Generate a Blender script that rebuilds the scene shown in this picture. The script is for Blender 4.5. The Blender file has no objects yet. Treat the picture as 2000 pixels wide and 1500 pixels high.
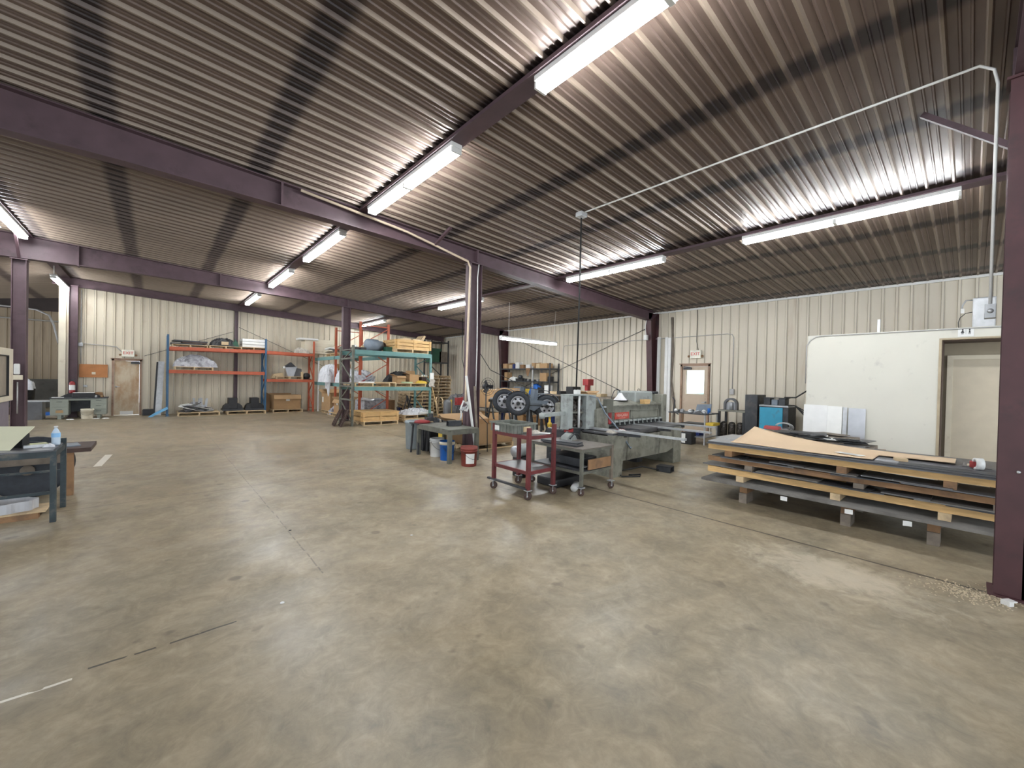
import bpy, bmesh, math, random
from mathutils import Vector, Matrix
PI = math.pi
scn = bpy.context.scene
COL = scn.collection
# ------------------------------------------------------------------ camera, world, exposure
EYE = 1.55
cam_d = bpy.data.cameras.new('camera'); cam = bpy.data.objects.new('camera', cam_d); COL.objects.link(cam)
cam_d.sensor_width = 36.0; cam_d.lens = 791.16/2000*36.0; cam_d.clip_start = 0.05; cam_d.clip_end = 200
yaw, pitch, roll = 0.721968, -0.0112361, 0.0218787
fwd = Vector((math.sin(yaw), math.cos(yaw), 0)); rgt = Vector((math.cos(yaw), -math.sin(yaw), 0)); up = Vector((0, 0, 1))
f2 = fwd*math.cos(pitch)+up*math.sin(pitch); u2 = up*math.cos(pitch)-fwd*math.sin(pitch)
r3 = rgt*math.cos(roll)+u2*math.sin(roll); u3 = u2*math.cos(roll)-rgt*math.sin(roll)
cam.matrix_world = Matrix(((r3.x, u3.x, -f2.x, 0), (r3.y, u3.y, -f2.y, 0), (r3.z, u3.z, -f2.z, EYE), (0, 0, 0, 1)))
scn.camera = cam
scn.view_settings.view_transform = 'Standard'; scn.view_settings.look = 'None'
scn.view_settings.gamma = 1.0; scn.view_settings.use_curve_mapping = False
scn.view_settings.exposure = 1.65
TUBE_E = 30.0
w = bpy.data.worlds.new('world'); scn.world = w; w.use_nodes = True
bg = w.node_tree.nodes['Background']; bg.inputs[0].default_value = (0.86, 0.93, 1.0, 1); bg.inputs[1].default_value = 1.1

# ------------------------------------------------------------------ materials
def node(nt, t, **kw):
    n = nt.nodes.new(t)
    for k, v in kw.items(): setattr(n, k, v)
    return n
MATS = {}
def mat(name, col, rough=0.6, metal=0.0, var=0.12, scale=6.0, dirt=None, dirt_amt=0.0, dirt_scale=2.0, bump=0.0, stretch=(1, 1, 1), coat=0.0):
    """base colour broken up by fine noise and, if asked, patches of a second (dirt / rust / wear) colour"""
    if name in MATS: return MATS[name]
    m = bpy.data.materials.new(name); m.use_nodes = True; nt = m.node_tree; L = nt.links
    b = nt.nodes['Principled BSDF']
    b.inputs['Roughness'].default_value = rough; b.inputs['Metallic'].default_value = metal
    if coat: b.inputs['Coat Weight'].default_value = coat
    tc = node(nt, 'ShaderNodeTexCoord'); mp = node(nt, 'ShaderNodeMapping'); mp.inputs['Scale'].default_value = stretch
    L.new(tc.outputs['Object'], mp.inputs[0])
    n1 = node(nt, 'ShaderNodeTexNoise'); n1.inputs['Scale'].default_value = scale; n1.inputs['Detail'].default_value = 5
    L.new(mp.outputs[0], n1.inputs['Vector'])
    r = node(nt, 'ShaderNodeValToRGB'); r.color_ramp.elements[0].position = .3; r.color_ramp.elements[1].position = .7
    r.color_ramp.elements[0].color = tuple(c*(1-var) for c in col)+(1,); r.color_ramp.elements[1].color = tuple(min(1, c*(1+var)) for c in col)+(1,)
    L.new(n1.outputs[0], r.inputs[0]); out = r.outputs[0]
    if dirt:
        n2 = node(nt, 'ShaderNodeTexNoise'); n2.inputs['Scale'].default_value = dirt_scale; n2.inputs['Detail'].default_value = 7; n2.inputs['Roughness'].default_value = .65
        L.new(mp.outputs[0], n2.inputs['Vector'])
        q = node(nt, 'ShaderNodeValToRGB'); q.color_ramp.elements[0].position = .62-dirt_amt*.3; q.color_ramp.elements[1].position = .78-dirt_amt*.2
        L.new(n2.outputs[0], q.inputs[0])
        mx = node(nt, 'ShaderNodeMix', data_type='RGBA'); L.new(q.outputs[0], mx.inputs[0]); L.new(out, mx.inputs[6]); mx.inputs[7].default_value = tuple(dirt)+(1,)
        out = mx.outputs[2]
    L.new(out, b.inputs['Base Color'])
    if bump:
        bp = node(nt, 'ShaderNodeBump'); bp.inputs['Strength'].default_value = bump; bp.inputs['Distance'].default_value = .01
        L.new(n1.outputs[0], bp.inputs['Height']); L.new(bp.outputs[0], b.inputs['Normal'])
    MATS[name] = m; return m
def emis(name, col, s):
    if name in MATS: return MATS[name]
    m = bpy.data.materials.new(name); m.use_nodes = True; b = m.node_tree.nodes['Principled BSDF']
    b.inputs['Base Color'].default_value = (.9, .9, .9, 1); b.inputs['Emission Color'].default_value = col+(1,); b.inputs['Emission Strength'].default_value = s
    MATS[name] = m; return m

def M(name):
    return {
    'purple': lambda: mat('oxide_purple_steel', (.092, .054, .064), .55, 0, .15, 5, (.05, .028, .034), .25, 3),
    'purple_grime': lambda: mat('oxide_purple_post', (.062, .021, .024), .5, 0, .2, 4, (.028, .015, .016), .3, 2.5),
    'white_metal': lambda: mat('white_enamel', (.72, .72, .70), .4, 0, .05),
    'cream': lambda: mat('cream_paint', (.66, .60, .47), .6, 0, .06, 3, (.42, .34, .24), .15, 2),
    'galv': lambda: mat('galvanised_steel', (.46, .47, .48), .42, .5, .12, 14),
    'conduit': lambda: mat('conduit_grey', (.42, .41, .40), .45, .3, .1, 10),
    'steel_dark': lambda: mat('dark_mill_steel', (.055, .058, .064), .5, .4, .25, 8, (.12, .10, .085), .2, 4),
    'steel_sheet': lambda: mat('mill_steel_sheet', (.13, .13, .135), .42, .45, .25, 3, (.10, .09, .08), .35, 2),
    'steel_light': lambda: mat('bright_steel_sheet', (.42, .43, .45), .35, .5, .12, 5),
    'iron_grey': lambda: mat('grey_green_machine_paint', (.225, .222, .182), .5, 0, .16, 9, (.09, .082, .066), .42, 5),
    'iron_pale': lambda: mat('pale_grey_machine_paint', (.31, .335, .32), .5, 0, .10, 8, (.13, .13, .12), .25, 6),
    'grease': lambda: mat('greasy_black_iron', (.03, .025, .022), .4, .3, .5, 30, (.20, .17, .14), .4, 26),
    'orange': lambda: mat('rack_orange', (.46, .10, .045), .55, 0, .12, 6, (.25, .10, .07), .15, 8),
    'blue_rack': lambda: mat('rack_blue', (.035, .105, .20), .5, 0, .15, 8),
    'teal_rack': lambda: mat('rack_teal', (.13, .27, .26), .55, 0, .12, 5, (.10, .13, .12), .2, 5),
    'olive': lambda: mat('dusty_olive_steel', (.125, .125, .10), .6, 0, .2, 8, (.06, .055, .05), .3, 5),
    'wood': lambda: mat('pine_boards', (.60, .385, .165), .7, 0, .18, 5, (.40, .26, .12), .25, 3, .1, (1, 1, 6)),
    'wood_pale': lambda: mat('pale_pallet_wood', (.56, .42, .25), .75, 0, .18, 6, (.30, .22, .14), .3, 4),
    'wood_grey': lambda: mat('weathered_timber', (.20, .165, .13), .8, 0, .3, 8, (.10, .08, .065), .4, 4),
    'wood_brown': lambda: mat('brown_timber', (.26, .145, .07), .75, 0, .2, 6, (.13, .08, .05), .3, 4),
    'wood_dark': lambda: mat('dark_brown_timber', (.065, .038, .03), .7, 0, .3, 6),
    'card': lambda: mat('corrugated_cardboard', (.40, .25, .125), .85, 0, .07, 4, (.33, .20, .10), .2, 3),
    'kraft': lambda: mat('kraft_paper_sheet', (.60, .445, .29), .8, 0, .04, 2),
    'paper': lambda: mat('white_paper', (.78, .78, .75), .8, 0, .05),
    'plastic_wrap': lambda: mat('clear_grey_wrap', (.42, .42, .45), .25, 0, .25, 9, (.12, .12, .13), .4, 7),
    'tarp': lambda: mat('white_plastic_sheet', (.68, .69, .72), .45, 0, .12, 8, (.40, .42, .46), .3, 6),
    'black': lambda: mat('black_plastic', (.018, .018, .02), .5, 0, .2),
    'tyre': lambda: mat('tyre_rubber', (.026, .031, .040), .6, 0, .2, 20),
    'bluegrey': lambda: mat('blue_grey_paint', (.17, .205, .25), .5, 0, .12, 8),
    'red': lambda: mat('faded_red_paint', (.27, .022, .024), .5, 0, .15),
    'cart_red': lambda: mat('maroon_cart_paint', (.125, .022, .024), .5, 0, .18, 9, (.07, .03, .028), .25, 8),
    'bucket_red': lambda: mat('dusty_red_bucket', (.21, .038, .026), .55, 0, .15, 7),
    'white_plastic': lambda: mat('white_plastic', (.68, .68, .66), .45, 0, .05),
    'blue': lambda: mat('bright_blue_plastic', (.012, .13, .50), .4, 0, .1),
    'navy': lambda: mat('navy_plastic', (.012, .03, .16), .5, 0, .2),
    'skyblue': lambda: mat('scuffed_light_blue_paint', (.035, .30, .46), .5, 0, .1, 6, (.06, .14, .18), .22, 6),
    'yellow': lambda: mat('worn_yellow_paint', (.62, .43, .05), .55, 0, .15, 7),
    'olive_bin': lambda: mat('grey_olive_plastic_tote', (.165, .175, .15), .55, 0, .2, 12),
    'grey_plastic': lambda: mat('grey_plastic_bin', (.27, .31, .33), .5, 0, .12, 5),
    'desk': lambda: mat('grey_green_desk_enamel', (.27, .29, .245), .5, 0, .06),
    'tan_pipe': lambda: mat('tan_plastic_pipe', (.62, .50, .37), .5, 0, .08),
    'greenblue': lambda: mat('dark_teal_table_steel', (.028, .042, .048), .5, .2, .3, 8, (.12, .11, .09), .25, 8),
    'rag': lambda: mat('grimy_rag', (.50, .46, .40), .9, 0, .2, 10),
    'green': lambda: mat('dark_green_paint', (.02, .085, .05), .55, 0, .2),
    'dusty_steel': lambda: mat('dusty_brown_grey_steel', (.175, .165, .15), .6, .1, .3, 3.5, (.09, .08, .07), .4, 2.5),
    'jamb': lambda: mat('dark_brown_jamb', (.085, .055, .042), .6),
    'concrete_block': lambda: mat('grey_block_wall', (.12, .115, .105), .9, 0, .25, 3, (.07, .065, .06), .3, 1.5),
    'rope': lambda: mat('black_cable', (.015, .015, .015), .6, 0, .1),
    'orange_text': lambda: mat('red_plate_enamel', (.52, .07, .045), .5, 0, .1),
    'lens': lambda: mat('clear_bottle_plastic', (.55, .66, .78), .2, 0, .1),
    'silver_shade': lambda: mat('silver_lamp_shade', (.80, .80, .80), .3, .1, .03),
    'chrome': lambda: mat('bright_rim_steel', (.50, .51, .54), .3, .3, .08),
    }[name]()

# ------------------------------------------------------------------ mesh helpers
class MB:
    def __init__(s): s.bm = bmesh.new()
    def box(s, x0, y0, z0, x1, y1, z1, rot=None, piv=None):
        v = [s.bm.verts.new((x, y, z)) for x in (x0, x1) for y in (y0, y1) for z in (z0, z1)]
        for f in ((0, 1, 3, 2), (4, 6, 7, 5), (0, 4, 5, 1), (2, 3, 7, 6), (0, 2, 6, 4), (1, 5, 7, 3)): s.bm.faces.new([v[i] for i in f])
        if rot is not None:
            c = Vector(piv) if piv is not None else Vector(((x0+x1)/2, (y0+y1)/2, (z0+z1)/2))
            for q in v: q.co = rot @ (q.co-c)+c
        return s
    def c(s, cx, cy, cz, sx, sy, sz, rz=0, rx=0, ry=0):
        R_ = Matrix.Rotation(rz, 3, 'Z') @ Matrix.Rotation(rx, 3, 'X') @ Matrix.Rotation(ry, 3, 'Y') if (rz or rx or ry) else None
        return s.box(cx-sx/2, cy-sy/2, cz-sz/2, cx+sx/2, cy+sy/2, cz+sz/2, R_)
    def bar(s, a, b, wd, ht=None, up=(0, 0, 1)):
        a = Vector(a); b = Vector(b); ht = ht or wd; d = (b-a).normalized(); u = Vector(up)
        if abs(d.dot(u)) > .98: u = Vector((1, 0, 0))
        r = d.cross(u).normalized(); u = r.cross(d).normalized()
        v = [s.bm.verts.new(p+r*i*wd/2+u*j*ht/2) for p in (a, b) for i, j in ((-1, -1), (1, -1), (1, 1), (-1, 1))]
        for f in ((0, 1, 2, 3), (7, 6, 5, 4), (0, 4, 5, 1), (1, 5, 6, 2), (2, 6, 7, 3), (3, 7, 4, 0)): s.bm.faces.new([v[i] for i in f])
        return s
    def tube(s, pts, r, seg=8, cap=True, smooth=True):
        pts = [Vector(p) for p in pts]; rings = []; rr = r if isinstance(r, (list, tuple)) else [r]*len(pts)
        pu = None
        for i, p in enumerate(pts):
            d = (pts[min(i+1, len(pts)-1)]-pts[max(i-1, 0)]).normalized()
            if pu is None: pu = Vector((0, 0, 1)) if abs(d.z) < .9 else Vector((1, 0, 0))
            a = d.cross(pu).normalized(); b = a.cross(d).normalized(); pu = b
            rings.append([s.bm.verts.new(p+(a*math.cos(t)+b*math.sin(t))*rr[i]) for t in [2*PI*k/seg for k in range(seg)]])
        for q, w_ in zip(rings, rings[1:]):
            for k in range(seg):
                f = s.bm.faces.new((q[k], q[(k+1) % seg], w_[(k+1) % seg], w_[k])); f.smooth = smooth
        if cap:
            s.bm.faces.new(rings[0][::-1]); s.bm.faces.new(rings[-1])
        return s
    def lathe(s, prof, c=(0, 0, 0), seg=24, axis=(0, 0, 1), smooth=True):
        c = Vector(c); ax = Vector(axis).normalized(); u = Vector((1, 0, 0)) if abs(ax.x) < .9 else Vector((0, 1, 0))
        a = ax.cross(u).normalized(); b = ax.cross(a); rings = []
        for r, z in prof:
            if r < 1e-5: rings.append([s.bm.verts.new(c+ax*z)])
            else: rings.append([s.bm.verts.new(c+ax*z+(a*math.cos(2*PI*k/seg)+b*math.sin(2*PI*k/seg))*r) for k in range(seg)])
        for q, w_ in zip(rings, rings[1:]):
            for k in range(seg):
                k2 = (k+1) % seg
                if len(q) == 1 and len(w_) == 1: continue
                if len(q) == 1: f = s.bm.faces.new((q[0], w_[k2], w_[k]))
                elif len(w_) == 1: f = s.bm.faces.new((q[k], q[k2], w_[0]))
                else: f = s.bm.faces.new((q[k], q[k2], w_[k2], w_[k]))
                f.smooth = smooth
        return s
    def prism(s, poly, off):
        """closed polygon (3-D points) pushed along off"""
        off = Vector(off); a = [s.bm.verts.new(p) for p in poly]; b = [s.bm.verts.new(Vector(p)+off) for p in poly]
        s.bm.faces.new(a); s.bm.faces.new(b[::-1]); n = len(a)
        for i in range(n): s.bm.faces.new((a[(i+1) % n], a[i], b[i], b[(i+1) % n]))
        return s
    def grid(s, fn, nu, nv, th=0.0, smooth=True):
        """sheet of points fn(u,v), u,v in 0..1; th gives it a thickness downwards"""
        def lay(o): return [[s.bm.verts.new(Vector(fn(i/nu, j/nv))+Vector((0, 0, o))) for j in range(nv+1)] for i in range(nu+1)]
        A = lay(0)
        for i in range(nu):
            for j in range(nv):
                f = s.bm.faces.new((A[i][j], A[i+1][j], A[i+1][j+1], A[i][j+1])); f.smooth = smooth
        if th:
            B = lay(-th)
            for i in range(nu):
                for j in range(nv): s.bm.faces.new((B[i][j], B[i][j+1], B[i+1][j+1], B[i+1][j])).smooth = smooth
            for i in range(nu):
                s.bm.faces.new((A[i][0], B[i][0], B[i+1][0], A[i+1][0])); s.bm.faces.new((A[i+1][nv], B[i+1][nv], B[i][nv], A[i][nv]))
            for j in range(nv):
                s.bm.faces.new((A[0][j+1], B[0][j+1], B[0][j], A[0][j])); s.bm.faces.new((A[nu][j], B[nu][j], B[nu][j+1], A[nu][j+1]))
        return s
    def build(s, name, m, parent=None, bevel=0.0, loc=None):
        bmesh.ops.recalc_face_normals(s.bm, faces=s.bm.faces)
        me = bpy.data.meshes.new(name); s.bm.to_mesh(me); s.bm.free()
        me.materials.append(M(m) if isinstance(m, str) else m)
        o = bpy.data.objects.new(name, me); COL.objects.link(o)
        if parent: o.parent = parent
        if loc: o.location = loc
        if bevel:
            b = o.modifiers.new('bevel', 'BEVEL'); b.width = bevel; b.segments = 2; b.limit_method = 'ANGLE'; b.angle_limit = .9
        return o
def tag(o, label, cat, group=None, kind=None):
    o['label'] = label; o['category'] = cat
    if group: o['group'] = group
    if kind: o['kind'] = kind
    return o
def struct(o): o['kind'] = 'structure'; return o
def thing(name, loc, label, cat, rz=0, group=None):
    o = bpy.data.objects.new(name, None); COL.objects.link(o); o.empty_display_size = .1
    o.location = loc; o.rotation_euler = (0, 0, rz)
    return tag(o, label, cat, group)
def solo(mb, name, m, loc, label, cat, rz=0, group=None, bevel=0):
    """a thing that is one mesh, built around its own base point"""
    o = mb.build(name, m, None, bevel, loc); o.rotation_euler = (0, 0, rz); return tag(o, label, cat, group)
CH = {}
def dup(root, loc, rz, label, group=None):
    """copy of a thing and of its parts and their sub-parts"""
    def cp(o, par):
        c_ = o.copy(); COL.objects.link(c_); c_.parent = par
        for k in [x for x in bpy.data.objects if x.parent == o]: cp(k, c_)
        return c_
    r = cp(root, None); r.location = loc; r.rotation_euler = (0, 0, rz); r['label'] = label
    if group: r['group'] = group
    return r
def arc(c, r, a0, a1, n, pl='xz'):
    out = []
    for i in range(n+1):
        t = a0+(a1-a0)*i/n; u, v = r*math.cos(t), r*math.sin(t)
        out.append({'xz': (c[0]+u, c[1], c[2]+v), 'yz': (c[0], c[1]+u, c[2]+v), 'xy': (c[0]+u, c[1]+v, c[2])}[pl])
    return out

# ------------------------------------------------------------------ the building
XW, YB, XR = 12.16, 19.6, -2.55          # right wall, back wall, ridge line
SL, ZE = .0531, 3.824
def roof(x): return ZE+SL*(XW-x) if x >= XR else ZE+SL*(XW-XR)-.16*(XR-x)
FR = (-.25, 6.78, 14.16)                 # steel frames
# floor
def floor_mat():
    m = bpy.data.materials.new('stained_concrete'); m.use_nodes = True; nt = m.node_tree; L = nt.links; b = nt.nodes['Principled BSDF']
    tc = node(nt, 'ShaderNodeTexCoord'); P = tc.outputs['Object']
    def noise(sc, det=6, ro=.6, vec=P, dist=0):
        n = node(nt, 'ShaderNodeTexNoise'); n.inputs['Scale'].default_value = sc; n.inputs['Detail'].default_value = det; n.inputs['Roughness'].default_value = ro
        n.inputs['Distortion'].default_value = dist; L.new(vec, n.inputs['Vector']); return n.outputs[0]
    def ramp(src, stops):
        r = node(nt, 'ShaderNodeValToRGB'); e = r.color_ramp.elements
        while len(e) < len(stops): e.new(.5)
        for q, (p_, c_) in zip(e, stops): q.position = p_; q.color = (c_ if isinstance(c_, tuple) else (c_, c_, c_))+(1,)
        L.new(src, r.inputs[0]); return r.outputs[0]
    def mix(f, a, b_, mode='MIX'):
        x = node(nt, 'ShaderNodeMix', data_type='RGBA', blend_type=mode)
        for s_, v in ((0, f), (6, a), (7, b_)):
            if isinstance(v, (int, float)): x.inputs[s_].default_value = v
            elif isinstance(v, tuple): x.inputs[s_].default_value = v+(1,)
            else: L.new(v, x.inputs[s_])
        return x.outputs[2]
    def mth(op, a, b_=None, cl=False):
        x = node(nt, 'ShaderNodeMath', operation=op, use_clamp=cl)
        for i, v in enumerate((a, b_)):
            if v is None: continue
            if isinstance(v, (int, float)): x.inputs[i].default_value = v
            else: L.new(v, x.inputs[i])
        return x.outputs[0]
    mp = node(nt, 'ShaderNodeMapping'); mp.inputs['Scale'].default_value = (.45, 1, 1); mp.inputs['Rotation'].default_value = (0, 0, .35); L.new(P, mp.inputs[0])
    big = noise(.55, 8, .62, mp.outputs[0], .6); mid = noise(2.4, 8, .65, P, .4); fine = noise(24, 6, .7)
    base = ramp(big, [(.34, (.140, .126, .096)), (.46, (.225, .196, .143)), (.55, (.325, .272, .190)), (.68, (.300, .278, .230))])
    base = mix(.55, base, ramp(mid, [(.36, (.150, .140, .115)), (.52, (.275, .240, .178)), (.68, (.43, .385, .30))]))
    base = mix(1.0, base, ramp(fine, [(.25, .82), (.75, 1.12)]), 'MULTIPLY')
    # oil stains
    base = mix(.38, base, ramp(noise(7.5, 7, .72, P, .8), [(.34, (.150, .135, .105)), (.50, (.270, .232, .168)), (.66, (.43, .375, .285))]))
    st = ramp(noise(2.6, 9, .72, P, .6), [(.54, 0.0), (.78, .55)]); base = mix(st, base, (.105, .092, .072))
    st = ramp(noise(5.0, 3, .5, P, .1), [(.66, 0.0), (.73, .5)]); base = mix(st, base, (.10, .088, .07))
    vo = node(nt, 'ShaderNodeTexVoronoi', feature='F1'); vo.inputs['Scale'].default_value = 1.6; L.new(P, vo.inputs['Vector'])
    sp = mth('ADD', vo.outputs['Distance'], mth('MULTIPLY', mid, .12)); base = mix(ramp(sp, [(.115, .6), (.150, 0.0)]), base, (.075, .066, .055))
    # pale worn / bleached areas
    base = mix(ramp(noise(.9, 9, .75, P, 1.2), [(.50, 0.0), (.74, .5)]), base, (.44, .405, .33))
    sep = node(nt, 'ShaderNodeSeparateXYZ'); L.new(P, sep.inputs[0]); X_, Y_ = sep.outputs[0], sep.outputs[1]
    wob = mth('MULTIPLY', mth('SUBTRACT', noise(1.3, 4), .5), .05)
    dx = mth('SUBTRACT', X_, 4.25); dy = mth('SUBTRACT', Y_, .75)
    dd = mth('SQRT', mth('ADD', mth('MULTIPLY', mth('MULTIPLY', dx, dx), 2.5), mth('MULTIPLY', dy, dy)))
    dd = mth('ADD', dd, mth('MULTIPLY', mth('SUBTRACT', noise(5.5, 7, .7, P, .5), .5), 1.9))
    base = mix(ramp(dd, [(.25, .55), (.75, 0.0)]), base, (.58, .54, .46))          # chalky worn patch by the near column
    def line(coord, pos, wd, lo=None, hi=None, oc=None, brk=0):
        d = mth('ABSOLUTE', mth('ADD', mth('SUBTRACT', coord, pos), wob)); f = mth('LESS_THAN', d, wd)
        if lo is not None: f = mth('MULTIPLY', f, mth('GREATER_THAN', oc, lo))
        if hi is not None: f = mth('MULTIPLY', f, mth('LESS_THAN', oc, hi))
        if brk: f = mth('MULTIPLY', f, mth('GREATER_THAN', noise(9, 2), brk))
        return f
    base = mix(mth('MULTIPLY', line(X_, 4.79, .014), .92), base, (.05, .04, .035))                     # sawn joint along the column line
    base = mix(mth('MULTIPLY', line(Y_, 6.55, .010), .6), base, (.07, .06, .05))
    base = mix(mth('MULTIPLY', line(X_, 1.0, .006, 3.3, None, Y_, .46), .55), base, (.07, .06, .05))
    base = mix(mth('MULTIPLY', line(Y_, 3.0, .008, -.25, .43, X_, .44), .9), base, (.035, .03, .026))
    base = mix(mth('MULTIPLY', line(Y_, 2.95, .010, -.56, -.30, X_, .40), .8), base, (.72, .72, .70))
    base = mix(mth('MULTIPLY', line(Y_, 14.3, .008), .4), base, (.09, .08, .065))
    # two tapes on the floor near the tables
    for a_ in range(1):
        u = mth('ADD', mth('SUBTRACT', X_, -.66), mth('MULTIPLY', mth('SUBTRACT', Y_, 9.9), -.05))
        f = mth('MULTIPLY', mth('LESS_THAN', mth('ABSOLUTE', u), .05), mth('MULTIPLY', mth('GREATER_THAN', Y_, 9.3), mth('LESS_THAN', Y_, 10.5)))
        base = mix(f, base, (.74, .75, .74))
    base = mix(1.0, base, (1.05, .985, .88), 'MULTIPLY')
    L.new(base, b.inputs['Base Color'])
    rg = ramp(noise(.8, 6, .6, P, .5), [(.36, .30), (.60, .52)]); L.new(rg, b.inputs['Roughness'])
    b.inputs['Specular IOR Level'].default_value = .5
    bp = node(nt, 'ShaderNodeBump'); bp.inputs['Strength'].default_value = .12; bp.inputs['Distance'].default_value = .01; L.new(mid, bp.inputs['Height']); L.new(bp.outputs[0], b.inputs['Normal'])
    return m
struct(MB().box(-9, -6, -.15, 14.5, 27, 0).build('floor', floor_mat()))

def sheet_profile(n0, n1, pitch, depth, rib=.07, minor=True):
    """trapezoid-rib sheet metal profile: list of (along, height)"""
    out = []; k = n0
    while k < n1:
        out += [(k, 0), (k+.012, depth), (k+rib-.012, depth), (k+rib, 0)]
        if minor:
            g = (pitch-rib)/3
            for j in (1, 2): out += [(k+rib+g*j-.012, 0), (k+rib+g*j-.005, depth*.36), (k+rib+g*j+.005, depth*.36), (k+rib+g*j+.012, 0)]
        k += pitch
    return out
def ceil_mat():
    m = bpy.data.materials.new('dusty_ceiling_sheet'); m.use_nodes = True; nt = m.node_tree; L = nt.links; b = nt.nodes['Principled BSDF']
    tc = node(nt, 'ShaderNodeTexCoord'); sep = node(nt, 'ShaderNodeSeparateXYZ'); L.new(tc.outputs['Object'], sep.inputs[0])
    def mth(op, a, b_=None, c_=None):
        x = node(nt, 'ShaderNodeMath', operation=op)
        for i, v in enumerate((a, b_, c_)):
            if v is None: continue
            if isinstance(v, (int, float)): x.inputs[i].default_value = v
            else: L.new(v, x.inputs[i])
        return x.outputs[0]
    n1 = node(nt, 'ShaderNodeTexNoise'); n1.inputs['Scale'].default_value = 1.4; n1.inputs['Detail'].default_value = 5; L.new(tc.outputs['Object'], n1.inputs['Vector'])
    r = node(nt, 'ShaderNodeValToRGB'); r.color_ramp.elements[0].position = .3; r.color_ramp.elements[1].position = .7
    r.color_ramp.elements[0].color = (.135, .096, .078, 1); r.color_ramp.elements[1].color = (.190, .137, .112, 1); L.new(n1.outputs[0], r.inputs[0])
    # grime lines where the sheets are screwed to the purlins (every 1.52 m), only on the flat pans between ribs
    px = mth('PINGPONG', mth('ADD', sep.outputs[0], .47+15.2), .76)
    px = mth('ADD', px, mth('MULTIPLY', mth('SUBTRACT', n1.outputs[0], .5), .04))
    s1 = node(nt, 'ShaderNodeMapRange', interpolation_type='SMOOTHSTEP'); s1.inputs[1].default_value = .19; s1.inputs[2].default_value = .07; L.new(px, s1.inputs[0])
    py = mth('FRACT', mth('DIVIDE', mth('ADD', sep.outputs[1], 6.0), .229))
    pan = mth('GREATER_THAN', py, .185)
    f = mth('MULTIPLY', s1.outputs[0], mth('ADD', mth('MULTIPLY', pan, .35), .55))
    mx = node(nt, 'ShaderNodeMix', data_type='RGBA'); L.new(f, mx.inputs[0]); L.new(r.outputs[0], mx.inputs[6]); mx.inputs[7].default_value = (.018, .012, .015, 1)
    rib = mth('LESS_THAN', py, .183)  # ribs tinted paler: the light they catch, put into the colour
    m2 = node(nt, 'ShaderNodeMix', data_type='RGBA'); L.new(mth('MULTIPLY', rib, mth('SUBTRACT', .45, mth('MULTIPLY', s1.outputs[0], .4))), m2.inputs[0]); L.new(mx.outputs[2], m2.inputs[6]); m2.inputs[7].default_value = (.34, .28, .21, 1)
    L.new(m2.outputs[2], b.inputs['Base Color'])
    b.inputs['Roughness'].default_value = .42; b.inputs['Metallic'].default_value = .15
    return m
def ceiling(x0, x1, y0, y1, nm):
    mb = MB(); pr = sheet_profile(y0, y1, .229, -.034, .042)
    pr.append((pr[-1][0]+.05, 0))
    lo = [mb.bm.verts.new((x0, y, roof(x0)+h)) for y, h in pr]; hi = [mb.bm.verts.new((x1, y, roof(x1)+h)) for y, h in pr]
    for i in range(len(pr)-1): mb.bm.faces.new((lo[i], hi[i], hi[i+1], lo[i+1]))
    o = mb.build(nm, ceil_mat() if nm == 'ceiling' and 'dusty_ceiling_sheet' not in bpy.data.materials else bpy.data.materials['dusty_ceiling_sheet'])
    md = o.modifiers.new('thickness', 'SOLIDIFY'); md.thickness = .01; md.offset = 1
    return struct(o)
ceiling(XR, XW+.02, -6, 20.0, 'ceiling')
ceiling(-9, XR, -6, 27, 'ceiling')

def wall_mat(name, c0, c1, rust):
    return mat(name, c0, .5, 0, .07, .9, c1, rust, 1.1, 0, (2.2, 2.2, .25))
def rib_shade(m, coord, off):  # darkens both rib edges in the base colour, painting the shaded rib sides
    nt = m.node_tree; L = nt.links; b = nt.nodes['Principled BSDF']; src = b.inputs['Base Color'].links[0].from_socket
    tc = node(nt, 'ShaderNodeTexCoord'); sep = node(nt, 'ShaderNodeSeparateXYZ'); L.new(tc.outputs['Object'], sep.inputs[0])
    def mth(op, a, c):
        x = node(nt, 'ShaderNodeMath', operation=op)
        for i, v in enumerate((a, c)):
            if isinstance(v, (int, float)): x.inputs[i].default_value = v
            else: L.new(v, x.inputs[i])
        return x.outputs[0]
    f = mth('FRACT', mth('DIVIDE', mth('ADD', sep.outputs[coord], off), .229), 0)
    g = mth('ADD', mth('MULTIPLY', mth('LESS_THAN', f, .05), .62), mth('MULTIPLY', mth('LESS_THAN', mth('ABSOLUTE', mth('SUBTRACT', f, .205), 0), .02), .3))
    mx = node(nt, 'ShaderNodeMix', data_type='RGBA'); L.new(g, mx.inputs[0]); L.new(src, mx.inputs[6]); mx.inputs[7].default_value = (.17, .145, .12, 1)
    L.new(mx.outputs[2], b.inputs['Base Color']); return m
WM = rib_shade(wall_mat('cream_wall_sheet', (.62, .565, .46), (.48, .39, .29), .10), 1, 6.0)
WB = rib_shade(mat('cream_back_wall_sheet', (.60, .535, .42), .5, 0, .05, .9, (.46, .36, .25), .16, 1.0, 0, (1.5, 1.5, .5)), 0, 2.25)
WD = rib_shade(wall_mat('dim_tan_wall_sheet', (.34, .265, .18), (.22, .16, .11), .3), 0, 9.0)
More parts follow.
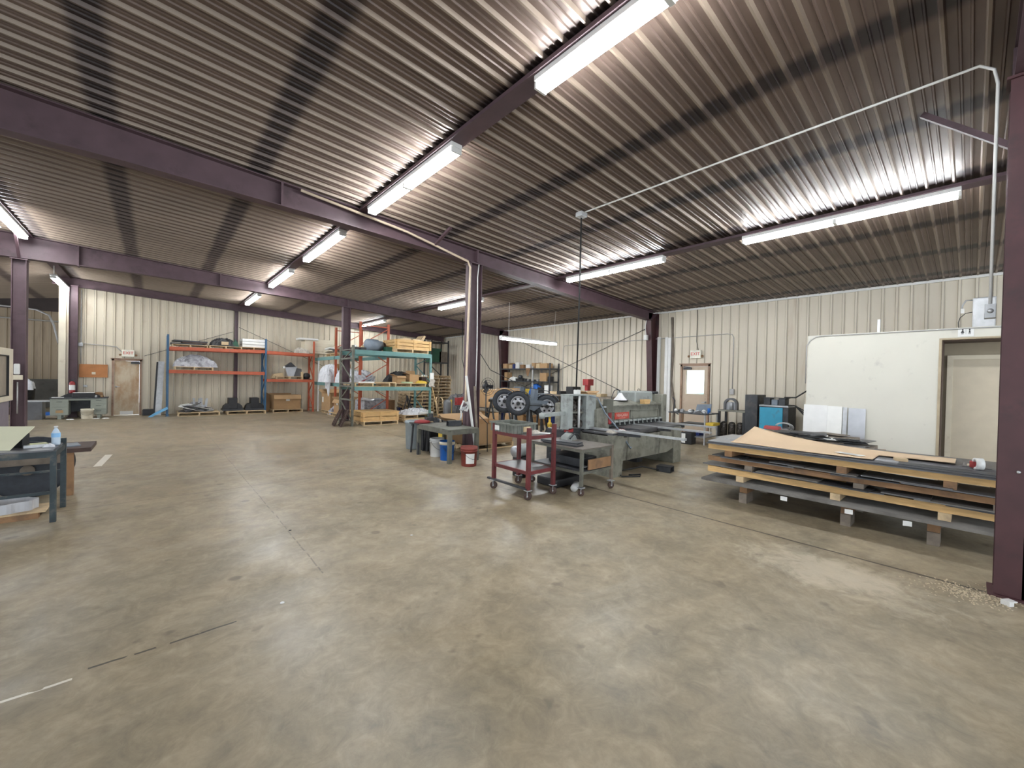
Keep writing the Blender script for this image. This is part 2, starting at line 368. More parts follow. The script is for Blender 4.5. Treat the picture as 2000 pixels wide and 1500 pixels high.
def wall_sheet(fixed, axis, a0, a1, z0, ztop, holes, nm, m, inward):
    """vertical ribbed sheet; fixed coordinate, running a0..a1; holes = (a,b,z) door openings from the floor"""
    mb = MB(); pr = sheet_profile(a0, a1-.229, .229, .030*inward, .045, False); pr.append((a1, 0))
    cuts = sorted(set([h[0] for h in holes]+[h[1] for h in holes])); pts = []
    for i, (a, h) in enumerate(pr):
        pts.append((a, h))
        if i < len(pr)-1:
            b, h2 = pr[i+1]
            for c_ in cuts:
                if a < c_ < b: pts.append((c_, h+(h2-h)*(c_-a)/(b-a)))
    def P3(a, h, z): return (fixed+h, a, z) if axis == 'y' else (a, fixed+h, z)
    for (a, h), (b, h2) in zip(pts, pts[1:]):
        zb = z0
        for q in holes:
            if q[0]-1e-4 <= (a+b)/2 <= q[1]+1e-4: zb = q[2]
        v = [mb.bm.verts.new(P3(*t)) for t in ((a, h, zb), (b, h2, zb), (b, h2, ztop(b)), (a, h, ztop(a)))]
        mb.bm.faces.new(v)
    bmesh.ops.remove_doubles(mb.bm, verts=mb.bm.verts, dist=1e-5)
    o = mb.build(nm, m); md = o.modifiers.new('thickness', 'SOLIDIFY'); md.thickness = .04; md.offset = 0 
    return struct(o)
ZW = 3.80
DR = (5.05, 5.93, 2.12)         # exit door in the right wall (y0, y1, head)
DL = (-1.13, -.37, 1.96)        # exit door in the back wall (x0, x1, head)
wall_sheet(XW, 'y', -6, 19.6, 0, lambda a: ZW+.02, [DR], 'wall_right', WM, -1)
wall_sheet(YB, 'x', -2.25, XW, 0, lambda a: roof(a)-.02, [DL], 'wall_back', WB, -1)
# bay beyond the back-left corner: an open end, then a dimmer wall further off
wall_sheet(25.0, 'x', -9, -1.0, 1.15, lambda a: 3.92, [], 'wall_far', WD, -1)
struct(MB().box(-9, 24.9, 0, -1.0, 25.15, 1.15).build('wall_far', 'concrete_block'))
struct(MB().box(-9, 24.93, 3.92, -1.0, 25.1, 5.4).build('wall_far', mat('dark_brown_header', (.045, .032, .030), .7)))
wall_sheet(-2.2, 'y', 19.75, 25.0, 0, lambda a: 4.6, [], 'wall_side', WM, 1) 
struct(MB().box(-2.36, 19.52, 0, -2.2, 19.75, roof(-2.3)-.05).build('trim_1', 'cream'))
struct(MB().box(XW-.07, -1, ZW-.05, XW-.035, 19.5, ZW+.0).build('trim_2', 'white_metal'))

for x in (2.58, 7.35, -2.2):
    o = struct(MB().box(x-.10, -6, roof(x)-.075, x+.10, 19.5, roof(x)-.036).build('trim_3', 'purple'))
# steel frames: built-up I sections, web in the XZ plane
def i_section_web(prof_top, prof_bot, y, fw, tw=.012, tf=.014):
    mb = MB(); n = len(prof_top)
    poly = [(x, y-tw/2, z) for x, z in prof_top]+[(x, y-tw/2, z) for x, z in prof_bot[::-1]]
    mb.prism(poly, (0, tw, 0))
    for pr, sgn in ((prof_top, -1), (prof_bot, 1)):
        for (x, z), (x2, z2) in zip(pr, pr[1:]):
            mb.prism([(x, y-fw/2, z), (x2, y-fw/2, z2), (x2, y+fw/2, z2), (x, y+fw/2, z)], (0, 0, sgn*tf))
    return mb
BOT = [(XR, 4.02), (-.3, 4.035), (2.0, 3.99), (4.87, 3.885), (8.4, 3.66), (11.75, 3.50)]
for i, y in enumerate(FR):
    xe = 5.6 if i == 0 else 11.9
    top = [(XR, roof(XR)-.045), (4.87, roof(4.87)-.045), (xe, roof(xe)-.045)]
    mb = i_section_web(top, [q for q in BOT if q[0] < xe]+([(xe, 3.84)] if i == 0 else []), y, .19)
    mb2 = [(-8.5, roof(-8.5)-.045), (XR, roof(XR)-.045)]
    mb3 = i_section_web(mb2, [(-8.5, roof(-8.5)-.5), (XR, 4.02)], y, .19)
    g = 'steel frames of the building'
    r = thing('roof_beam', (0, 0, 0), ['purple steel roof beam running off above the nearest column at right', 'purple steel roof beam over the middle column, nearest long beam in view', 'purple steel roof beam over the far column beside the pallet racks'][i], 'beam', 0, g)
    mb.build('rafter', 'purple', r); mb3.build('rafter', 'purple', r)
    for bx in (1.36, 4.87+.02, -1.4):                                   # bolted splice plates
        zb = 3.9 if bx > 4 else 4.0; o = MB(); o.c(bx, y, (roof(bx)-.05+zb)/2, .03, .2, roof(bx)-.05-zb-.02); o.build('splice_plate', 'purple', r)
    for bx in ((5.4,), (3.88,), (-2.3,))[i]:
        zt = roof(bx+.0)-.04; z0 = 3.95 if bx < 4.5 else 3.55
        MB().bar((bx, y+(.08 if i == 0 else -.08), z0+.06), (bx+.02, y+(.62 if i == 0 else -.62), zt-.01), .045, .045).build('flange_brace', 'purple', r)
# end-wall rafter, low and flat against the back wall
r = thing('roof_beam', (0, 0, 0), 'thin purple steel beam along the top of the back wall', 'beam', 0, 'steel frames of the building')
i_section_web([(-2.5, roof(-2.5)-.045), (12.0, roof(12.0)-.045)], [(-2.5, roof(-2.5)-.31), (12.0, roof(12.0)-.28)], YB-.17, .14).build('rafter', 'purple', r)

def h_column(x, y, zt, w_, d, label, m='purple', base=True, group='purple steel columns'):
    t = thing('steel_column', (x, y, 0), label, 'column', 0, group)
    mb = MB(); mb.box(-w_/2, -.006, 0, w_/2, .006, zt); mb.box(-w_/2, -d/2, 0, -w_/2+.012, d/2, zt); mb.box(w_/2-.012, -d/2, 0, w_/2, d/2, zt)
    mb.build('shaft', m, t)
    MB().box(-w_/2-.02, -d/2-.02, zt-.02, w_/2+.02, d/2+.02, zt).build('cap_plate', m, t)
    MB().box(-w_/2-.03, -d/2-.03, 0, w_/2+.03, d/2+.03, .018).build('base_plate', m, t)
    return t
XC = 4.87
c0 = h_column(XC, -.28, 3.885, .2, .28, 'large dark purple steel column at the right edge of the photo', 'purple_grime')
for a_ in (.95, 2.6): 
    for dy in (-.05, .04): MB().lathe([(0, 0), (.012, 0), (.010, .012), (0, .014)], (-.1-.0, dy, a_), 8, (-1, 0, 0)).build('bolt', 'galv', c0)
h_column(XC, 6.78, 3.885, .27, .2, 'purple steel column in the middle with pipes clamped to it')
h_column(XC, 14.16, 3.885, .25, .18, 'purple steel column standing behind the grey end frame of the green rack')
h_column(-2.3, 14.16, 4.0, .22, .22, 'purple steel column at far left with a white switch box on it')
h_column(-2.02, 19.42, 4.3, .2, .18, 'purple steel column in the back left corner behind the office desk')
h_column(2.4, 19.42, 4.05, .11, .16, 'thin purple steel column against the back wall behind the orange rack')
for y, s_ in ((6.78, 'beside the white pipes near the exit door'), (14.16, 'behind the loaded parts shelf')):
    t = thing('wall_column', (11.95, y, 0), 'tapered purple steel wall column '+s_, 'column', 0, 'purple steel wall columns')
    mb = MB(); mb.prism([(-.02, -.006, 0), (.17, -.006, 0), (.17, -.006, 3.75), (-.3, -.006, 3.75), (-.3, -.006, 3.5)], (0, .012, 0))
    mb.prism([(-.02, -.09, 0), (-.02, .09, 0), (-.3, .09, 3.5), (-.3, -.09, 3.5)], (-.014, 0, 0)); mb.box(.158, -.09, 0, .17, .09, 3.75)
    mb.build('shaft', 'purple_grime', t)
    MB().bar((-.3, 0, 3.5), (.1, 0, 3.76), .19, .014).build('knee_plate', 'purple', t)

# ------------------------------------------------------------------ fluorescent lights
TE = emis('lit_fluorescent_tube', (.93, .97, 1.0), TUBE_E)
def make_light(label, cut=2):
    t = thing('strip_light', (0, 0, 0), label, 'light', 0, 'fluorescent strip lights')
    h = MB(); h.box(-.075, -1.22, -.05, .075, 1.22, 0); h.box(-.045, -1.2, -.06, .045, 1.2, -.05); h.build('housing', 'white_metal', t, .006)
    for sx in (-.045, .045):
        for y0 in (-1.205, .015):
            MB().tube([(sx, y0+.012, -.095), (sx, y0+1.178, -.095)], .019, 10).build('lamp_tube', TE, t)
    for y0 in (-1.21, -.01, .01, 1.21): MB().c(0, y0, -.085, .13, .022, .06).build('lamp_holder', 'white_plastic', t)
    return t
L0 = make_light('x')
hang = [(2.58, y, s) for y, s in ((1.42, 'nearest at top centre, cut by the top edge'), (5.2, 'second in the centre row, just in front of the middle beam'), (8.98, 'third in the centre row, just past the middle beam'), (12.75, 'fourth in the centre row, before the far beam'), (17.0, 'last of the centre row, near the back wall'))]
hang += [(7.35, y, s) for y, s in ((1.36, 'long one at right above the restroom block'), (5.2, 'over the shearing machine, in front of the middle beam'), (11.0, 'partly hidden by the middle column'), (17.9, 'glowing above the pallet racks at the back'))]
hang += [(-2.2, 12.6, 'at the left edge of the photo by the ridge'), (-2.2, 18.5, 'above the back left corner column')]
for k, (x, y, s) in enumerate(hang):
    lb = 'lit fluorescent strip light, '+s
    if k == 0: o = L0; o.location = (x, y, roof(x)-.075); o['label'] = lb
    else: o = dup(L0, (x, y, roof(x)-.075), 0, lb, 'fluorescent strip lights')
    if k == 10: o.location.z = 4.25
t = dup(L0, (9.0, 9.4, 2.86), PI/2, 'lit fluorescent strip light hanging low on cords near the wheels and shelf', 'fluorescent strip lights')
for sx, dx in ((-1.1, -.1), (.9, 0)): MB().tube([(.0, sx, 0), (0, sx+dx, roof(9+sx)-2.86-.03)], .006, 5).build('hanging_cord', 'white_plastic', t)
MB().tube([(0, -1.1, 0), (0, -1.12, .27)], .01, 5).build('hanging_rod', 'white_metal', bpy.data.objects[[o.name for o in bpy.data.objects if o.get('label', '').endswith('corner column') and 'strip' in o.name][0]])
rnd = random.Random(7)
def text(body, size, m, parent, loc, rot, name='lettering', ext=.002):
    cu = bpy.data.curves.new(name, 'FONT'); cu.body = body; cu.size = size; cu.extrude = ext; cu.align_x = 'CENTER'; cu.align_y = 'CENTER'
    tmp = bpy.data.objects.new(name, cu); COL.objects.link(tmp)
    bpy.context.view_layer.update()
    me = bpy.data.meshes.new_from_object(tmp); bpy.data.objects.remove(tmp)
    me.materials.clear(); me.materials.append(M(m) if isinstance(m, str) else m)
    o = bpy.data.objects.new(name, me); COL.objects.link(o); o.parent = parent; o.location = loc; o.rotation_euler = rot
    return o
def glass_mat():
    m = bpy.data.materials.new('window_glass'); m.use_nodes = True; b = m.node_tree.nodes['Principled BSDF']
    b.inputs['Base Color'].default_value = (.9, .97, .98, 1); b.inputs['Roughness'].default_value = .02; b.inputs['Transmission Weight'].default_value = 1; b.inputs['IOR'].default_value = 1.05
    return m
GL = glass_mat()
# ------------------------------------------------------------------ restroom block at right
XB, RT = 9.6, 2.53
CW = mat('scuffed_cream_board', (.585, .57, .50), .7, 0, .03, 1.2, (.47, .455, .41), .06, 6)
mb = MB(); mb.box(XB, .36, 0, XB+.12, 2.15, RT); mb.box(XB, -1.6, 2.36, XB+.12, .36, RT); struct(mb.build('wall_restroom', CW))
struct(MB().box(XB+.125, 2.05, 0, XW-.08, 2.15, RT).build('wall_restroom', CW))
struct(MB().box(XB+.125, -1.6, RT-.06, XW-.08, 2.045, RT-.002).build('ceiling_restroom', 'cream'))
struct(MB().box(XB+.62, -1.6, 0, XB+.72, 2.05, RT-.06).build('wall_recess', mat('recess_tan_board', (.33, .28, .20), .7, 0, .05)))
mb = MB(); mb.box(XB+.1, .33, 0, XB+.62, .36, 2.36); mb.box(XB+.12, -1.6, 2.33, XB+.62, .33, 2.36); struct(mb.build('trim_4', 'jamb'))
mb = MB(); mb.box(XB-.01, .34, 0, XB+.13, .372, 2.37); mb.box(XB-.01, -1.2, 2.345, XB+.13, .34, 2.372); struct(mb.build('trim_5', mat('tan_jamb', (.38, .31, .21), .6)))
d = struct(MB().box(XB+.59, -.75, 0, XB+.63, .22, 2.05).build('door_1', mat('dull_cream_door', (.52, .46, .35), .55, 0, .05)))
mb = MB(); mb.box(XB+.57, .22, 0, XB+.64, .29, 2.12); mb.box(XB+.57, -.8, 2.05, XB+.64, .22, 2.12); mb.build('door_frame', 'cream', d)
t = thing('restroom_sign', (XB-.004, .085, 2.455), 'small square restroom sign with man and woman figures above the recess', 'sign')
MB().box(-.006, -.085, -.07, 0, .085, .06).build('panel', 'white_plastic', t)
mb = MB()
for yy, skirt in ((.035, True), (-.04, False)):
    mb.lathe([(0, 0), (.009, 0), (.009, .003), (0, .003)], (-.007, yy, .038), 12, (-1, 0, 0))
    mb.prism([(-.007, yy-.006, .026), (-.007, yy+.006, .026), (-.007, yy+(.020 if skirt else .010), -.012), (-.007, yy-(.020 if skirt else .010), -.012)], (-.003, 0, 0))
    for q in (-.006, .006): mb.box(-.010, yy+q-.003, -.035, -.007, yy+q+.003, -.012)
mb.box(-.010, -.001, -.035, -.007, .001, .045)
mb.build('figures', 'black', t)
t = thing('electrical_box', (10.2, -.10, RT), 'galvanised electrical cabinet with curled wires standing on the restroom roof', 'electrical box')
MB().box(-.15, -.125, .0, .15, .125, .52).build('cabinet', 'galv', t, .012)
MB().box(-.16, -.115, .03, -.15, .115, .50).build('cover', 'galv', t, .004)
MB().tube([(-.05, .12, .50), (-.05, .2, .50), (-.05, .24, .42), (-.05, .24, .36)], .012, 6).build('flexible_conduit', 'galv', t)
MB().tube([(-.05, .125, .30), (-.05, .2, .29), (-.05, .26, .22), (-.05, .28, .14), (-.05, .27, .003)], .006, 6).build('wire', 'rope', t)
MB().c(-.05, .235, .33, .04, .04, .08).build('switch', 'white_plastic', t)
solo(MB().box(-.03, -.02, 0, .03, .02, .27), 'trim_strip', 'white_metal', (10.0, 1.16, RT), 'short white metal strip standing upright on the restroom roof', 'trim strip')
solo(MB().tube([(-.012, y, z) for y, z in [(-1.2, RT-.02), (1.9, RT-.02), (2.02, RT-.03), (2.1, RT-.09), (2.165, RT-.2), (2.165, 1.6)]], .009, 6), 'conduit', 'conduit', (XB, 0, 0), 'thin grey conduit following the top edge of the cream restroom wall', 'conduit')

# ------------------------------------------------------------------ exit doors
TJ = mat('rusty_tan_door_frame', (.30, .19, .125), .55, 0, .15, 4, (.12, .06, .04), .3, 3)
def exit_door(nm, cx, cy, rz, w_, h, window, dm):
    """local x along the wall, local -y towards the room"""
    d = bpy.data.objects.new(nm, None); COL.objects.link(d); d.location = (cx, cy, 0); d.rotation_euler = (0, 0, rz); struct(d)
    f = MB(); f.box(-w_/2, -.06, 0, -w_/2+.055, .06, h); f.box(w_/2-.055, -.06, 0, w_/2, .06, h); f.box(-w_/2, -.06, h-.055, w_/2, .06, h); f.box(-w_/2-.03, -.075, h-.0, w_/2+.03, .03, h+.03)
    f.build('door_frame', TJ, d)
    x0, x1, z1 = -w_/2+.06, w_/2-.06, h-.06
    mb = MB()
    if window:
        a, b, c_, e = x0+.12, x1-.11, 1.24, z1-.12
        for q in ((x0, .012, x1, c_), (x0, e, x1, z1), (x0, c_, a, e), (b, c_, x1, e)): mb.box(q[0], -.025, q[1], q[2], .02, q[3])
        g = MB()
        for q in ((a-.02, c_-.02, b+.02, c_), (a-.02, e, b+.02, e+.02), (a-.02, c_, a, e), (b, c_, b+.02, e)): g.box(q[0], -.032, q[1], q[2], -.025, q[3])
    else: mb.box(x0, -.025, .025, x1, .02, z1)
    leaf = mb.build('leaf', dm, d)
    if window:
        g.build('window_trim', 'cream', leaf); MB().box(a, -.004, c_, b, 0, e).build('window_pane', GL, leaf)
    hs = 1 if window else -1
    k = MB(); k.lathe([(0, 0), (.03, 0), (.03, .012), (.012, .014), (.012, .05), (0, .052)], (hs*(w_/2-.12), -.026, 1.0), 14, (0, -1, 0)); k.box(hs*(w_/2-.12)-.09*(hs > 0), -.085, .99, hs*(w_/2-.12)+.09*(hs < 0)+.01, -.07, 1.01); k.build('handle', 'galv', leaf)
    c = MB(); c.box(-.22*hs-.12, -.075, z1-.09, -.22*hs+.12, -.026, z1-.03); c.bar((-.22*hs+.1*hs, -.06, z1-.03), (-.32*hs, -.09, z1-.01), .02); c.build('door_closer', 'steel_dark', leaf)
    if not window: MB().box(-.17, -.03, .03, .17, -.026, .15).build('kick_patch', 'white_metal', leaf)
    return d
exit_door('door_2', XW, (DR[0]+DR[1])/2, -PI/2, DR[1]-DR[0], DR[2], True, mat('pinkish_cream_door', (.50, .40, .30), .55, 0, .08, 3, (.32, .20, .14), .12, 2))
exit_door('door_3', (DL[0]+DL[1])/2, YB, 0, DL[1]-DL[0], DL[2], False, mat('rust_streaked_cream_door', (.55, .47, .34), .5, 0, .08, 2, (.36, .20, .09), .75, 1.3, 0, (1.6, 1, .8)))
# pale ground and far tree line outside the glazed exit door
struct(MB().box(12.4, -20, -.3, 70, 30, -.05).build('ground', mat('pale_green_field', (.20, .34, .32), .9)))
def exit_sign(loc, rz, label):
    t = thing('exit_sign', loc, label, 'sign', rz)
    MB().box(-.16, -.07, 0, .16, 0, .24).build('housing', mat('ivory_sign_plastic', (.80, .77, .66), .5), t, .008)
    text('EXIT', .135, mat('exit_red', (.62, .03, .02), .5), t, (0, -.071, .125), (PI/2, 0, 0))
    for s in (-1, 1):
        MB().lathe([(0, -.02), (.03, -.02), (.034, .02), (.025, .024), (0, .025)], (s*.20, -.05, .06), 14, (.2*s, -1, -.15)).build('emergency_lamp', 'wood_brown', t)
        MB().bar((s*.15, -.04, .04), (s*.2, -.04, .05), .02).build('lamp_arm', 'cream', t)
    return t
exit_sign((XW-.05, 5.46, 2.30), -PI/2, 'cream exit sign with red letters above the glazed door at right')
exit_sign((-.72, YB-.05, 2.05), 0, 'cream exit sign with red letters above the rusty door at the back left')

# ------------------------------------------------------------------ conduits and cords
def pipe(pts, r, m, label, cat='conduit', name='conduit', base=None):
    b = Vector(base or pts[0]); return solo(MB().tube([Vector(p)-b for p in pts], r, 7), name, m, b, label, cat)
xw = XW-.05
pipe([(xw, 10.73, 1.2), (xw, 10.73, 2.80), (xw, 10.70, 2.88), (xw, 10.62, 2.93), (xw, 4.60, 2.97), (xw, 4.47, 2.94), (xw, 4.43, 2.85), (xw, 4.43, 1.42)], .011, 'conduit', 'long thin conduit looping along the right wall above the exit door')
solo(MB().box(-.04, -.06, 0, 0, .06, .16), 'outlet_box', 'conduit', (xw, 4.43, 1.26), 'small grey outlet box on the right wall above the arched die', 'outlet', bevel=.01)
pipe([(xw, 5.46, 3.78), (xw, 5.46, 3.0), (xw, 5.46, 2.8), (xw, 5.42, 2.6), (xw, 5.40, 2.54)], .008, 'rope', 'thin dark wire dropping to the exit sign at right', 'wire', 'wire')
solo(MB().box(-.05, -.05, 0, .05, .05, .16), 'junction_box', 'white_metal', (11.6, 6.83, 2.88), 'white junction box on the wall column beside the exit door', 'junction box')
pipe([(11.64, 6.82, 3.62), (11.62, 6.88, 3.3), (11.62, 6.84, 3.04)], .012, 'white_plastic', 'white cord hanging down the wall column to its junction box', 'cord', 'cord')
for k, (y, x) in enumerate(((6.62, XW-.12), (6.36, XW-.12), (6.27, XW-.1))):
    solo(MB().box(-.03, -.045, 0, .03, .045, 3.0-.02*k), 'downpipe', 'white_metal', (x, y, 0), ['white square pipe standing next to the right wall column', 'middle white pipe between the wall column and the exit door', 'outer white pipe nearest the exit door frame'][k], 'pipe')
pipe([(xw, 6.14, .02), (xw, 6.10, .8), (xw, 6.22, 1.6), (xw, 6.18, 2.5), (xw, 6.24, 3.6)], .04, 'wood_grey', 'ragged strip of torn insulation hanging beside the exit door', 'insulation', 'insulation_strip')
for a, b, s in (((xw, 6.9, 3.4), (xw, 13.9, .9), 'falling towards the shelf'), ((xw, 13.9, 3.5), (xw, 6.9, .8), 'falling towards the exit door')):
    pipe([a, b], .010, 'steel_dark', 'thin cross brace rod on the right wall '+s, 'brace rod', 'brace_rod')
for a, b, s in (((2.5, YB-.12, 3.4), (9.0, YB-.12, .5), 'falling to the right behind the orange rack'), ((2.3, YB-.12, 3.2), (-.3, YB-.12, 2.1), 'falling to the left towards the exit sign')):
    pipe([a, b], .008, 'steel_dark', 'thin brace rod on the back wall '+s, 'brace rod', 'brace_rod')
# ceiling conduit from column to the drop cable
zr = lambda x: roof(x)-.06
pipe([(4.93, -.08, 2.22), (4.93, -.08, 3.95), (4.95, -.06, 4.08), (4.95, .02, 4.15), (4.93, .2, zr(4.93)-.01), (4.92, 4.0, zr(4.92)-.01)], .011, 'white_metal', 'long pale conduit crossing the ceiling and running down the nearest column')
t = thing('junction_box', (4.90, -.085, 2.11), 'grey square junction box on the edge of the nearest column', 'junction box'); MB().box(-.03, -.025, 0, .04, .035, .11).build('box', 'galv', t, .003)
MB().lathe([(0, 0), (.018, 0), (.018, .004), (0, .005)], (-.03, .005, .055), 14, (-1, 0, 0)).build('cover_plate', 'galv', t)
t = thing('junction_box', (4.92, 4.05, zr(4.92)-.05), 'grey junction box on the ceiling where the drop cable starts', 'junction box'); MB().box(-.07, -.06, -.02, .07, .06, .05).build('box', 'galv', t, .005)
pipe([(4.92, 4.05, zr(4.92)-.08), (5.1, 4.2, 2.9), (5.34, 4.42, 1.40)], .013, 'rope', 'black drop cable from the ceiling down to the shearing machine', 'cable', 'drop_cable')
# pipes on the middle column
pipe([(1.6, 6.66, roof(1.6)-.09), (3.3, 6.66, 4.12), (3.85, 6.66, 4.02), (4.6, 6.62, 3.86), (4.66, 6.62, 3.75), (4.60, 6.6, 1.4), (4.60, 6.6, 1.05)], .022, 'tan_pipe', 'tan air pipe running down the front of the middle column', 'pipe', 'air_pipe')
t = thing('hose_bundle', (4.62, 6.58, .95), 'white hose ends and brass fittings dangling from the tan air pipe', 'hose')
mb = MB(); mb.tube([(0, 0, .14), (.03, -.01, .04), (-.02, -.02, -.04), (-.06, -.02, -.02)], .022, 8); mb.tube([(-.03, -.03, .1), (-.12, -.05, .16), (-.17, -.04, .02), (-.14, -.02, -.12), (-.16, -.02, -.2)], .018, 8); mb.build('hose', 'white_plastic', t)
mb = MB(); mb.tube([(-.02, -.05, .08), (-.14, -.06, -.02), (-.2, -.05, .0)], .016, 8); mb.c(-.1, -.05, .02, .07, .05, .05, .4); mb.build('fitting', 'galv', t)
pipe([(4.9, 6.655, 3.86), (4.86, 6.64, 3.6), (4.88, 6.64, 2.2), (4.87, 6.64, 1.2)], .012, 'white_plastic', 'thin white cable strapped down the middle column', 'cable', 'cable')
solo(MB().bar((0, 0, 0), (-.17, .16, 1.6), .045, .03), 'pipe_length', 'white_metal', (4.76, 6.42, 0), 'long white strip leaning against the middle column', 'strip')
solo(MB().bar((0, 0, 0), (-.05, .08, 1.4), .045, .03), 'pipe_length', 'wood_grey', (4.83, 6.47, 0), 'grey weathered batten leaning against the middle column', 'batten')
# far left
pipe([(-2.3, 14.03, .55), (-2.3, 14.03, 1.25)], .012, 'conduit', 'short grey conduit on the far left column under its switch')
t = thing('switch_box', (-2.3, 14.02, 1.30), 'white switch box on the far left purple column', 'switch'); MB().box(-.05, -.05, .12, .04, 0, .36).build('cover', 'white_plastic', t, .02); MB().box(-.08, -.07, 0, .08, 0, .11).build('box', 'cream', t, .01)
pipe([(-9+1.5, 24.7, 3.98), (-4.1, 24.7, 3.96), (-3.55, 24.6, 3.9), (-3.2, 24.4, 3.7), (-3.05, 24.2, 3.3), (-2.9, 24.0, 2.6)], .035, 'conduit', 'grey conduit bending downward in the dim far left bay')
pipe([(-7.5, 24.75, 3.55), (-2.9, 24.75, 3.50)], .03, 'conduit', 'straight grey conduit on the far wall of the dim left bay')
pipe([(-1.86, YB-.06, 4.2), (-1.86, YB-.06, 2.44), (-1.6, YB-.06, 2.42), (-1.02, YB-.06, 2.38), (-.88, YB-.06, 2.2)], .014, 'conduit', 'dark conduit on the back wall leading to the left exit sign')
solo(MB().box(-.07, -.06, 0, .07, 0, .13), 'junction_box', 'galv', (-1.88, YB-.05, 2.33), 'round grey junction box on the back wall above the plywood board', 'junction box', bevel=.02)
pipe([(-1.86, YB-.06, 2.33), (-1.86, YB-.06, 1.76)], .012, 'conduit', 'short conduit dropping to the plywood board on the back wall')
pipe([(-2.5, 13.7, roof(-2.5)-.06), (-2.5, 7.2, roof(-2.5)-.06)], .015, 'white_metal', 'pale conduit running along the ceiling ridge at far left')
pipe([(9.35, 12.9, roof(9.35)-.08), (9.36, 12.8, 2.8), (9.7, 12.3, 1.9), (10.6, 11.2, 1.25), (10.9, 10.3, 1.14)], .014, 'rope', 'black hose hanging from the ceiling to the workbench behind the wheels', 'hose', 'air_hose')
pipe([(9.05, 13.3, roof(9.05)-.08), (9.0, 13.2, 2.3), (8.8, 12.6, 1.5), (8.3, 11.6, 1.02), (7.9, 11.2, .95)], .014, 'rope', 'black hose sagging from the ceiling towards the small vise bench', 'hose', 'air_hose')

# ------------------------------------------------------------------ pallets, crates, cartons
def pallet_root(label, group=None, m='wood_pale', L_=1.1, W_=1.0):
    t = thing('pallet', (0, 0, 0), label, 'pallet', 0, group)
    d = MB()
    for k in range(7): y = -W_/2+.05+k*(W_-.1)/6; d.box(-L_/2, y-.045, .105, L_/2, y+.045, .122)
    d.build('top_deck', m, t)
    b = MB()
    for y in (-W_/2+.05, 0, W_/2-.05): b.box(-L_/2, y-.045, 0, L_/2, y+.045, .017)
    b.build('bottom_deck', m, t)
    for x in (-L_/2+.02, 0, L_/2-.02): MB().prism([(x-.019, -W_/2, .017), (x-.019, -W_/2, .105), (x-.019, W_/2, .105), (x-.019, W_/2, .017), (x-.019, .28, .017), (x-.019, .25, .05), (x-.019, .14, .05), (x-.019, .11, .017), (x-.019, -.11, .017), (x-.019, -.14, .05), (x-.019, -.25, .05), (x-.019, -.28, .017)], (.038, 0, 0)).build('stringer', m, t)
    return t
PAL = pallet_root('wooden pallet under the tall open carton behind the middle column')
PAL.location = (5.95, 7.35, 0); PAL.rotation_euler = (0, 0, .1)
def pallet(x, y, z, rz, label, group=None, sc=1.0):
    o = dup(PAL, (x, y, z), rz, label, group); o.scale = (sc, sc, 1)
    if 'group' in o and not group: del o['group']
    return o
def carton(x, y, z, sx, sy, sz, rz, label, flaps='', sticker=None, m='card', group=None, name='cardboard_box'):
    t = thing(name, (x, y, z), label, 'box', rz, group)
    if flaps:
        mb = MB(); th = .006
        mb.box(-sx/2, -sy/2, 0, sx/2, sy/2, th); mb.box(-sx/2, -sy/2, 0, -sx/2+th, sy/2, sz); mb.box(sx/2-th, -sy/2, 0, sx/2, sy/2, sz); mb.box(-sx/2, -sy/2, 0, sx/2, -sy/2+th, sz); mb.box(-sx/2, sy/2-th, 0, sx/2, sy/2, sz)
        body = mb.build('body', m, t)
        fl = min(sx, sy)*.42
        A = {'f': ((-sx/2, -sy/2), (sx/2, -sy/2), (0, -1)), 'b': ((-sx/2, sy/2), (sx/2, sy/2), (0, 1)), 'l': ((-sx/2, -sy/2), (-sx/2, sy/2), (-1, 0)), 'r': ((sx/2, -sy/2), (sx/2, sy/2), (1, 0))}
        for ch in flaps:
            ang = {'F': -.9, 'B': .9, 'L': -.6, 'R': .9}.get(ch, .35); a, b, o_ = A[ch.lower()]
            dz = fl*math.sin(ang) if ch.isupper() else fl*.35; dh = fl*math.cos(ang)
            if ch == 'B': dz, dh = fl*.9, fl*.3
            if ch == 'F': dz, dh = -fl*.55, fl*.35
            f = MB(); P_ = [(a[0], a[1], sz), (b[0], b[1], sz), (b[0]+o_[0]*dh, b[1]+o_[1]*dh, sz+dz), (a[0]+o_[0]*dh, a[1]+o_[1]*dh, sz+dz)]
            f.prism(P_, (0, 0, .006)); f.build('flap', m, t)
    else:
        body = MB().box(-sx/2, -sy/2, 0, sx/2, sy/2, sz).build('body', m, t, .004)
        MB().box(-sx/2-.001, -.03, sz-.06, sx/2+.001, .03, sz+.001).build('packing_tape', 'wood_pale', body)
    if sticker:
        q = MB(); u, v, w_, h = sticker
        q.box(u-w_/2, -sy/2-.003, v-h/2, u+w_/2, -sy/2, v+h/2); q.build('paper_label', 'paper', body)
    return t
